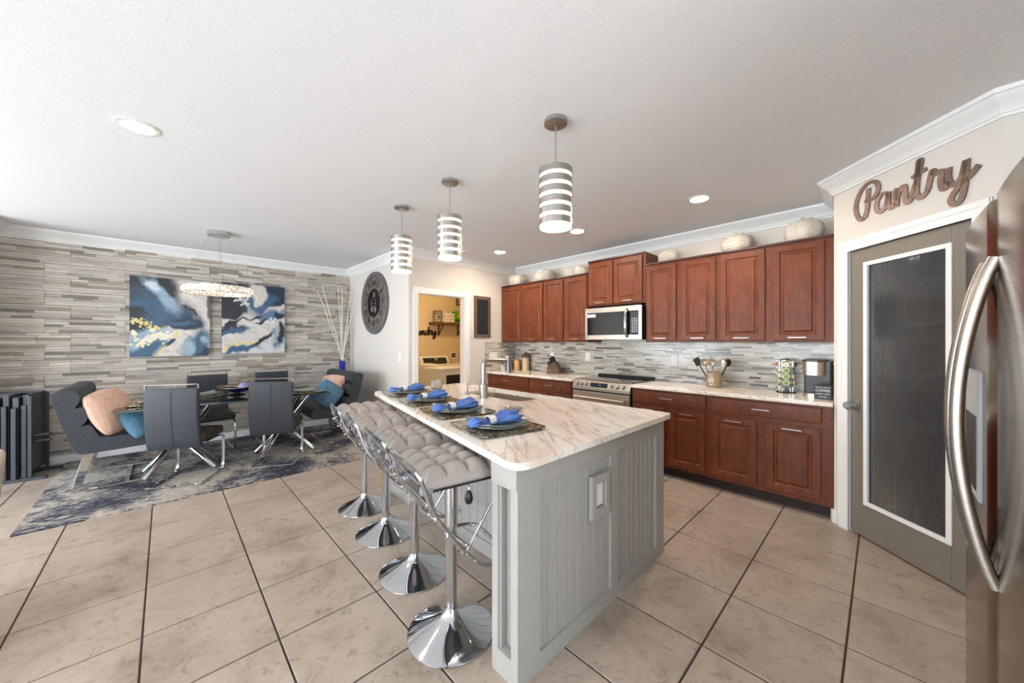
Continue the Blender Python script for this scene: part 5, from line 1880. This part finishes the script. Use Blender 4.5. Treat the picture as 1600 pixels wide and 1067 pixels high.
def gear(r_, th, nt_, cx, cz, y, spokes=4):
    mb = MB()
    pts = []
    for k in range(nt_ * 4):
        a = 2 * PI * k / (nt_ * 4)
        rr_ = r_ * (1.08 if k % 4 in (0, 1) else 0.96)
        pts.append((rr_ * math.cos(a), rr_ * math.sin(a)))
    ip = [(r_ * 0.78 * math.cos(2 * PI * k / (nt_ * 4)), r_ * 0.78 * math.sin(2 * PI * k / (nt_ * 4))) for k in range(nt_ * 4)]
    n_ = len(pts)
    vs = [(x, y0_, z_) for y0_ in (0, -th) for x, z_ in pts] + [(x, y0_, z_) for y0_ in (0, -th) for x, z_ in ip]
    fs = []
    for i in range(n_):
        j = (i + 1) % n_
        fs += [(i, j, n_ + j, n_ + i), (2 * n_ + i, 3 * n_ + i, 3 * n_ + j, 2 * n_ + j), (n_ + i, n_ + j, 3 * n_ + j, 3 * n_ + i), (i, 2 * n_ + i, 2 * n_ + j, j)]
    mb.add(vs, fs)
    for s in range(spokes):
        a = PI * s / spokes * 2
        mb.tube([(0, -th / 2, 0), (r_ * 0.8 * math.cos(a), -th / 2, r_ * 0.8 * math.sin(a))], 0.005, 6)
    mb.xf(Matrix.Translation((cx, y, cz)))
    return mb


gear(0.085, 0.008, 14, 0.0, 0.0, -0.022).build('gear', M['clock_rim'], t, None)
gear(0.05, 0.008, 10, 0.02, 0.115, -0.022).build('gear', M['nickel'], t, None)
gear(0.042, 0.008, 10, 0.055, -0.105, -0.022).build('gear', M['chrome'], t, None)
gear(0.036, 0.008, 9, -0.06, -0.10, -0.022).build('gear', M['chrome'], t, None)
MB().tube([(0, -0.034, 0), (0.06, -0.034, 0.09)], [0.008, 0.003], 6).build('hour_hand', M['iron'], t)
MB().tube([(0, -0.038, 0), (-0.04, -0.038, 0.15)], [0.007, 0.0025], 6).build('minute_hand', M['iron'], t)

# chalkboard
t = thing('chalkboard', 'narrow chalkboard in a rustic wooden frame beside the laundry door', 'chalkboard', (3.573, 4.3695, 1.443))
fwid, fht, fb = 0.325, 0.648, 0.05
MB().box(-fwid / 2 + fb, fwid / 2 - fb, -0.008, 0, fb, fht - fb).build('slate', M['chalk'], t, None)
for x0, x1, z0, z1 in ((-fwid / 2, -fwid / 2 + fb, 0, fht), (fwid / 2 - fb, fwid / 2, 0, fht), (-fwid / 2 + fb, fwid / 2 - fb, 0, fb), (-fwid / 2 + fb, fwid / 2 - fb, fht - fb, fht)):
    MB().box(x0, x1, -0.022, 0, z0, z1).build('frame_board', M['oldwood'], t, None, 0.002)

# ------------------------------------------------------------------ laundry room
t = thing('washing_machine', 'white top-load washer with dark control console', 'washer', (3.92, 6.04, 0))
MB().box(-0.34, 0.34, -0.34, 0.34, 0.0, 0.945).build('cabinet', M['white'], t, None, 0.012, 3)
MB().box(-0.31, 0.31, -0.33, 0.20, 0.9455, 0.965).build('lid', M['white'], t, None, 0.008)
MB().box(-0.25, 0.25, -0.28, 0.14, 0.9655, 0.967).build('lid_glass', M['black_glass'], t, None)
MB().prof_x([(0.21, 0.945), (0.34, 0.945), (0.34, 1.09), (0.30, 1.09)], -0.335, 0.335).build('console', M['white'], t, None, 0.01)
mb = MB().box(-0.27, 0.27, -0.003, 0.002, 0.02, 0.125)
mb.xf(Matrix.Translation((0, 0.206, 0.946)) @ Matrix.Rotation(-math.atan2(0.09, 0.145), 4, 'X'))
cpn = mb.build('control_panel', M['black'], t, None)
kb = MB().lathe([(0, 0), (0.035, 0), (0.033, 0.02), (0, 0.022)], 20)
kb.xf(Matrix.Translation((0.02, 0.258, 1.02)) @ Matrix.Rotation(R(90) - math.atan2(0.09, 0.145), 4, 'X'))
kb.build('dial', M['nickel'], cpn)
t = thing('dryer', 'white front-load dryer with a dark square door', 'dryer', (3.62, 5.36, 0))
MB().box(-0.33, 0.33, -0.28, 0.28, 0.0, 0.90).build('cabinet', M['white'], t, None, 0.012, 3)
MB().prism(round_poly([(-0.335, -0.30), (0.335, -0.30), (0.335, 0.285), (-0.335, 0.285)], [0.03, 0.03, 0.01, 0.01]), 0.9005, 0.93).build('top', M['white'], t, None, 0.006)
dd = MB().box(-0.29, 0.25, -0.30, -0.2805, 0.28, 0.865).build('door', M['white'], t, None, 0.01)
MB().box(-0.25, 0.21, -0.305, -0.3, 0.33, 0.82).build('door_window', M['black'], dd, None)
MB().box(0.18, 0.24, -0.312, -0.3055, 0.80, 0.84).build('door_latch', M['iron'], dd, None)

t = thing('wall_shelf', 'walnut shelf on dark brackets in the laundry room', 'shelf', (4.27, 6.40, 1.725))
MB().box(-0.43, 0.46, -0.24, -0.001, 0, 0.05).build('board', M['shelfwood'], t, None, 0.003)
for x in (-0.2, 0.28):
    mb = MB().box(x - 0.012, x + 0.012, -0.21, -0.001, -0.012, -0.0005)
    mb.box(x - 0.012, x + 0.012, -0.013, -0.001, -0.22, -0.012)
    mb.tube([(x, -0.19, -0.01), (x, -0.008, -0.2)], 0.009, 6)
    mb.build('bracket', M['iron'], t, None)
t = thing('wire_basket', 'small wire basket with a heart tag on the laundry shelf', 'basket', (3.97, 6.28, 1.7755))
mb = MB()
for q in range(5):
    zz = 0.005 + q * 0.055
    mb.tube([(0.085 * math.cos(2 * PI * k / 18), 0.085 * math.sin(2 * PI * k / 18), zz) for k in range(18)], 0.0035, 5, closed=True)
for k in range(14):
    a = 2 * PI * k / 14
    mb.tube([(0.085 * math.cos(a), 0.085 * math.sin(a), 0), (0.085 * math.cos(a), 0.085 * math.sin(a), 0.23)], 0.0028, 5)
mb.build('wire_body', M['iron'], t)
MB().lathe([(0, 0.002), (0.08, 0.002), (0.08, 0.18), (0, 0.19)], 18).build('liner', solid('linen', (196, 186, 168), 0.9), t)
MB().lathe([(0, 0), (0.028, 0), (0.028, 0.006), (0, 0.006)], 14).xf(Matrix.Translation((-0.03, -0.09, 0.10)) @ Matrix.Rotation(R(90), 4, 'X')).build('tag', M['oldwood'], t)
for q in range(3):
    o = MB().prism(rrect(0.26, 0.19, 0.03, 4), 0, 0.062).build('folded_towel', solid('cream_towel_%d' % q, (234 - 4 * q, 226 - 4 * q, 208), 0.95), None, None, 0.018, 3, loc=(4.20, 6.27, 1.7755 + q * 0.063))
    tag(o, ['bottom', 'middle', 'top'][q] + ' cream towel of the folded stack on the laundry shelf', 'towel', 'folded towels on the laundry shelf')
t = thing('detergent_bag', 'green detergent bag with an orange patch on the laundry shelf', 'bag', (4.44, 6.27, 1.7755))
MB().prof_y([(-0.095, 0.0), (0.095, 0.0), (0.1, 0.12), (0.085, 0.25), (-0.08, 0.25), (-0.1, 0.12)], -0.04, 0.05).build('bag', solid('leaf_green_pack', (72, 168, 40), 0.35), t, None, 0.012)
MB().box(0.0, 0.08, -0.0425, -0.0405, 0.11, 0.23).build('orange_patch', solid('orange_print', (228, 150, 50), 0.4), t, None)
MB().box(-0.07, 0.06, -0.0425, -0.0405, 0.03, 0.075).build('dark_print', solid('dark_green_print', (24, 70, 30), 0.4), t, None)
mb, wd = script_word('Laundry', 0.092, 0.26, 0.012)
o = mb.build('laundry_sign', M['sign_dark'], smooth=None)
tag(o, 'dark brown script sign reading Laundry on the laundry wall', 'sign')
o.location = (4.02 - wd, 6.386, 1.515)
t = thing('wall_picture', 'small brown framed picture above the laundry shelf', 'picture', (4.60, 6.3995, 2.16))
MB().box(-0.09, 0.09, -0.02, 0, 0, 0.28).build('frame', M['oldwood'], t, None, 0.003)
MB().box(-0.06, 0.06, -0.022, -0.0202, 0.03, 0.25).build('print', solid('tan_print', (176, 150, 120), 0.8), t, None)
t = thing('washer_box', 'recessed washer hookup box in the laundry wall', 'utility box', (4.44, 6.3995, 1.02))
MB().box(-0.075, 0.075, -0.008, 0, 0, 0.14).build('frame', M['white_plastic'], t, None, 0.002)
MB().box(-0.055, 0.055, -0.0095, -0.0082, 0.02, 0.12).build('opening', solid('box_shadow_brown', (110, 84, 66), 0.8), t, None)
t = thing('ceiling_lamp', 'round white ceiling lamp inside the laundry room', 'lamp', (3.3, 5.3, HC))
MB().lathe([(0, 0), (0.15, 0), (0.15, -0.02), (0, -0.02)], 28).build('base', M['white'], t)
MB().lathe([(0.14, -0.0205), (0.13, -0.05), (0.08, -0.075), (0, -0.085)], 28).build('glass', emit('laundry_lamp', (255, 220, 165), 75.0), t)

# ------------------------------------------------------------------ things at the left edge
t = thing('tray_table_set', 'dark grey folded tray tables on a stand against the stone wall', 'tray tables', (-1.05, 6.16, 0), R(-8))
for k, (x, h, yo) in enumerate(((-0.17, 0.80, 0.02), (-0.11, 0.82, -0.10), (-0.045, 0.85, 0.0), (0.02, 0.83, -0.1), (0.075, 0.85, 0.02))):
    MB().box(x - 0.019, x + 0.019, -0.20 + yo * 0.2, 0.20 + yo * 0.2, 0.06, h).build('folded_tray', M['dark_frame'], t, None, 0.004)
    MB().box(x - 0.016, x + 0.016, -0.245 + yo * 0.2, -0.202 + yo * 0.2, 0.03, h - 0.1).build('folded_leg', M['dark_frame'], t, None, 0.004)
for y in (-0.23, 0.14):
    MB().box(-0.2, 0.22, y - 0.025, y + 0.025, 0.0, 0.029).build('stand_foot', M['dark_frame'], t, None, 0.006)
    MB().box(0.10, 0.125, y - 0.012, y + 0.012, 0.03, 0.84).build('stand_post', M['dark_frame'], t, None, 0.003)
for z_ in (0.44, 0.38):
    MB().tube([(0.126, -0.2, z_), (0.24, -0.2, z_ + 0.005)], 0.016, 8).build('peg', M['black'], t)
MB().box(-0.2, 0.13, -0.02, 0.02, 0.853, 0.875).build('stand_handle', M['dark_frame'], t, None, 0.004)

t = thing('armchair', 'beige upholstered chair at the edge of the dining area', 'chair', (-0.965, 2.98, 0), R(8))
mb = MB()
mb.prof_y([(0.33, 0.10), (0.36, 0.45), (0.385, 0.78), (0.37, 0.80), (0.29, 0.80), (0.27, 0.76), (0.24, 0.40), (0.24, 0.10)], -0.32, 0.32)
mb.build('backrest', M['sofa'], t, None, 0.025, 4)
MB().box(-0.30, 0.235, -0.31, 0.31, 0.22, 0.44).build('seat', M['sofa'], t, None, 0.04, 4)
for y in (-0.36, 0.33):
    MB().box(-0.32, 0.232, y - 0.012, y + 0.05, 0.10, 0.60).build('arm', M['sofa'], t, None, 0.025, 4)
for x in (-0.26, 0.28):
    for y in (-0.27, 0.27):
        MB().tube([(x, y, 0.0), (x, y, 0.225 if x < 0 else 0.11)], [0.014, 0.02], 8).build('leg', M['block'], t)

# ------------------------------------------------------------------ lights the room has
def recessed(label, x, y):
    t = thing('recessed_light', label, 'ceiling light', (x, y, HC), 0, 'recessed ceiling lights')
    MB().lathe([(0.095, 0.0), (0.095, -0.004), (0.075, -0.008), (0.07, -0.006), (0.07, 0.0)], 28).build('trim_ring', M['white'], t)
    MB().lathe([(0.0, -0.003), (0.0695, -0.003), (0.0695, -0.0045), (0, -0.0045)], 28).build('lens', M['lens'], t)


recessed('recessed ceiling light over the open floor left of the pendants', -0.115, 2.975)
recessed('recessed ceiling light in front of the cabinets nearest the pantry', 3.32, 1.10)
recessed('recessed ceiling light in front of the microwave cabinet', 3.31, 2.37)
recessed('recessed ceiling light in front of the cabinets by the laundry wall', 3.32, 3.67)


def pendant(label, x, y):
    t = thing('pendant_lamp', label, 'lamp', (x, y, HC), 0, 'pendants over the island')
    MB().lathe([(0, 0), (0.064, 0), (0.064, -0.022), (0.058, -0.026), (0, -0.028)], 32).build('canopy', M['nickel'], t)
    MB().tube([(0, 0, -0.027), (0, 0, -0.278)], 0.0032, 8).build('cord', M['nickel'], t)
    sh = MB().lathe([(0, 0), (0.088, 0), (0.088, -0.002), (0, -0.002)], 36, (0, 0, -0.277)).build('shade_top', M['nickel'], t)
    z0 = -0.277
    for k in range(6):
        a = z0 - k * 0.0555
        hgt = 0.0345
        MB().lathe([(0.0915, a), (0.0935, a), (0.0935, a - hgt), (0.0915, a - hgt), (0.0915, a)], 36).build('metal_band', M['nickel'], t)
    MB().lathe([(0.0865, z0 - 0.003), (0.0885, z0 - 0.003), (0.0885, z0 - 0.325), (0.0865, z0 - 0.325), (0.0865, z0 - 0.003)], 36).build('diffuser', M['diffuser'], t)
    MB().lathe([(0, z0 - 0.30), (0.086, z0 - 0.30), (0.086, z0 - 0.302), (0, z0 - 0.302)], 36).build('bottom_diffuser', M['diffuser'], t)
    return t


pendant('banded metal pendant lamp above the rounded end of the island', 1.568, 1.27)
pendant('banded metal pendant lamp over the middle of the island', 1.57, 2.31)
pendant('banded metal pendant lamp above the laundry end of the island', 1.555, 3.06)

# crystal ring chandelier
m, nt, b = newmat('lit_crystal')
v = coords(nt, (1, 1, 1), 'Object')
vo = nt.nodes.new('ShaderNodeTexVoronoi')
vo.inputs['Scale'].default_value = 45
nt.links.new(v, vo.inputs['Vector'])
cc = ramp(nt, vo.outputs['Distance'], [(0.0, (255, 244, 226)), (0.35, (226, 210, 188)), (0.62, (150, 138, 124))])
nt.links.new(cc, b.inputs['Base Color'])
nt.links.new(cc, b.inputs['Emission Color'])
b.inputs['Emission Strength'].default_value = 1.0
b.inputs['Roughness'].default_value = 0.1
M['crystal'] = m
t = thing('chandelier', 'slim crystal ring chandelier hanging over the glass table', 'chandelier', (0.434, 5.21, HC))
MB().lathe([(0, 0), (0.105, 0), (0.105, -0.045), (0.1, -0.05), (0, -0.05)], 32).build('canopy', M['chrome'], t)
cz = -0.66
ax = Vector((0.72, -0.69, 0))
ay = Vector((0.69, 0.72, 0))
mb = MB()
n1, n2 = 60, 8
vs = []
for k in range(n1):
    a = 2 * PI * k / n1
    c = ax * (0.30 * math.cos(a)) + ay * (0.30 * math.sin(a))
    d = c.normalized()
    for q in range(n2):
        w_ = 2 * PI * q / n2
        vs.append(c + d * (0.022 * math.cos(w_)) + Vector((0, 0, cz + 0.038 * math.sin(w_))))
fs = [(k * n2 + q, ((k + 1) % n1) * n2 + q, ((k + 1) % n1) * n2 + (q + 1) % n2, k * n2 + (q + 1) % n2) for k in range(n1) for q in range(n2)]
mb.add([tuple(p) for p in vs], fs)
mb.build('crystal_ring', M['crystal'], t, None)
mb = MB()
for q in (-1, 1):
    mb.tube([tuple((ax * (0.31 * math.cos(2 * PI * k / 60)) + ay * (0.31 * math.sin(2 * PI * k / 60))) + Vector((0, 0, cz + q * 0.037))) for k in range(60)], 0.004, 6, closed=True)
mb.build('metal_hoops', M['chrome'], t)
for k in range(3):
    a = 2 * PI * k / 3 + R(0)
    p = ax * (0.30 * math.cos(a)) + ay * (0.30 * math.sin(a))
    MB().tube([tuple(p * 0.28 + Vector((0, 0, -0.049))), tuple(p + Vector((0, 0, cz + 0.036)))], 0.0012, 5).build('suspension_wire', M['nickel'], t)
MB().tube([(0.01, 0, -0.049), (0.01, 0, cz + 0.02)], 0.0025, 6).build('power_cable', M['nickel'], t)

# ceiling vent
t = thing('ceiling_vent', 'louvred air vent in the ceiling beside the middle pendant', 'vent', (3.10, 4.03, HC))
mb = MB()
for x0, x1, y0_, y1_ in ((-0.18, 0.18, -0.10, -0.085), (-0.18, 0.18, 0.085, 0.10), (-0.18, -0.165, -0.085, 0.085), (0.165, 0.18, -0.085, 0.085)):
    mb.box(x0, x1, y0_, y1_, -0.010, 0)
mb.build('frame', M['white'], t, None, 0.002)
MB().box(-0.165, 0.165, -0.085, 0.085, -0.002, 0).build('backing', M['toe'], t, None)
for k in range(7):
    yy = -0.072 + k * 0.024
    MB().add([(-0.165, yy, -0.002), (0.165, yy, -0.002), (0.165, yy + 0.016, -0.010), (-0.165, yy + 0.016, -0.010), (-0.165, yy + 0.002, -0.002), (0.165, yy + 0.002, -0.002), (0.165, yy + 0.018, -0.010), (-0.165, yy + 0.018, -0.010)],
             [(0, 1, 2, 3), (7, 6, 5, 4), (0, 4, 5, 1), (3, 2, 6, 7), (0, 3, 7, 4), (1, 5, 6, 2)]).build('louvre', M['white'], t, None)
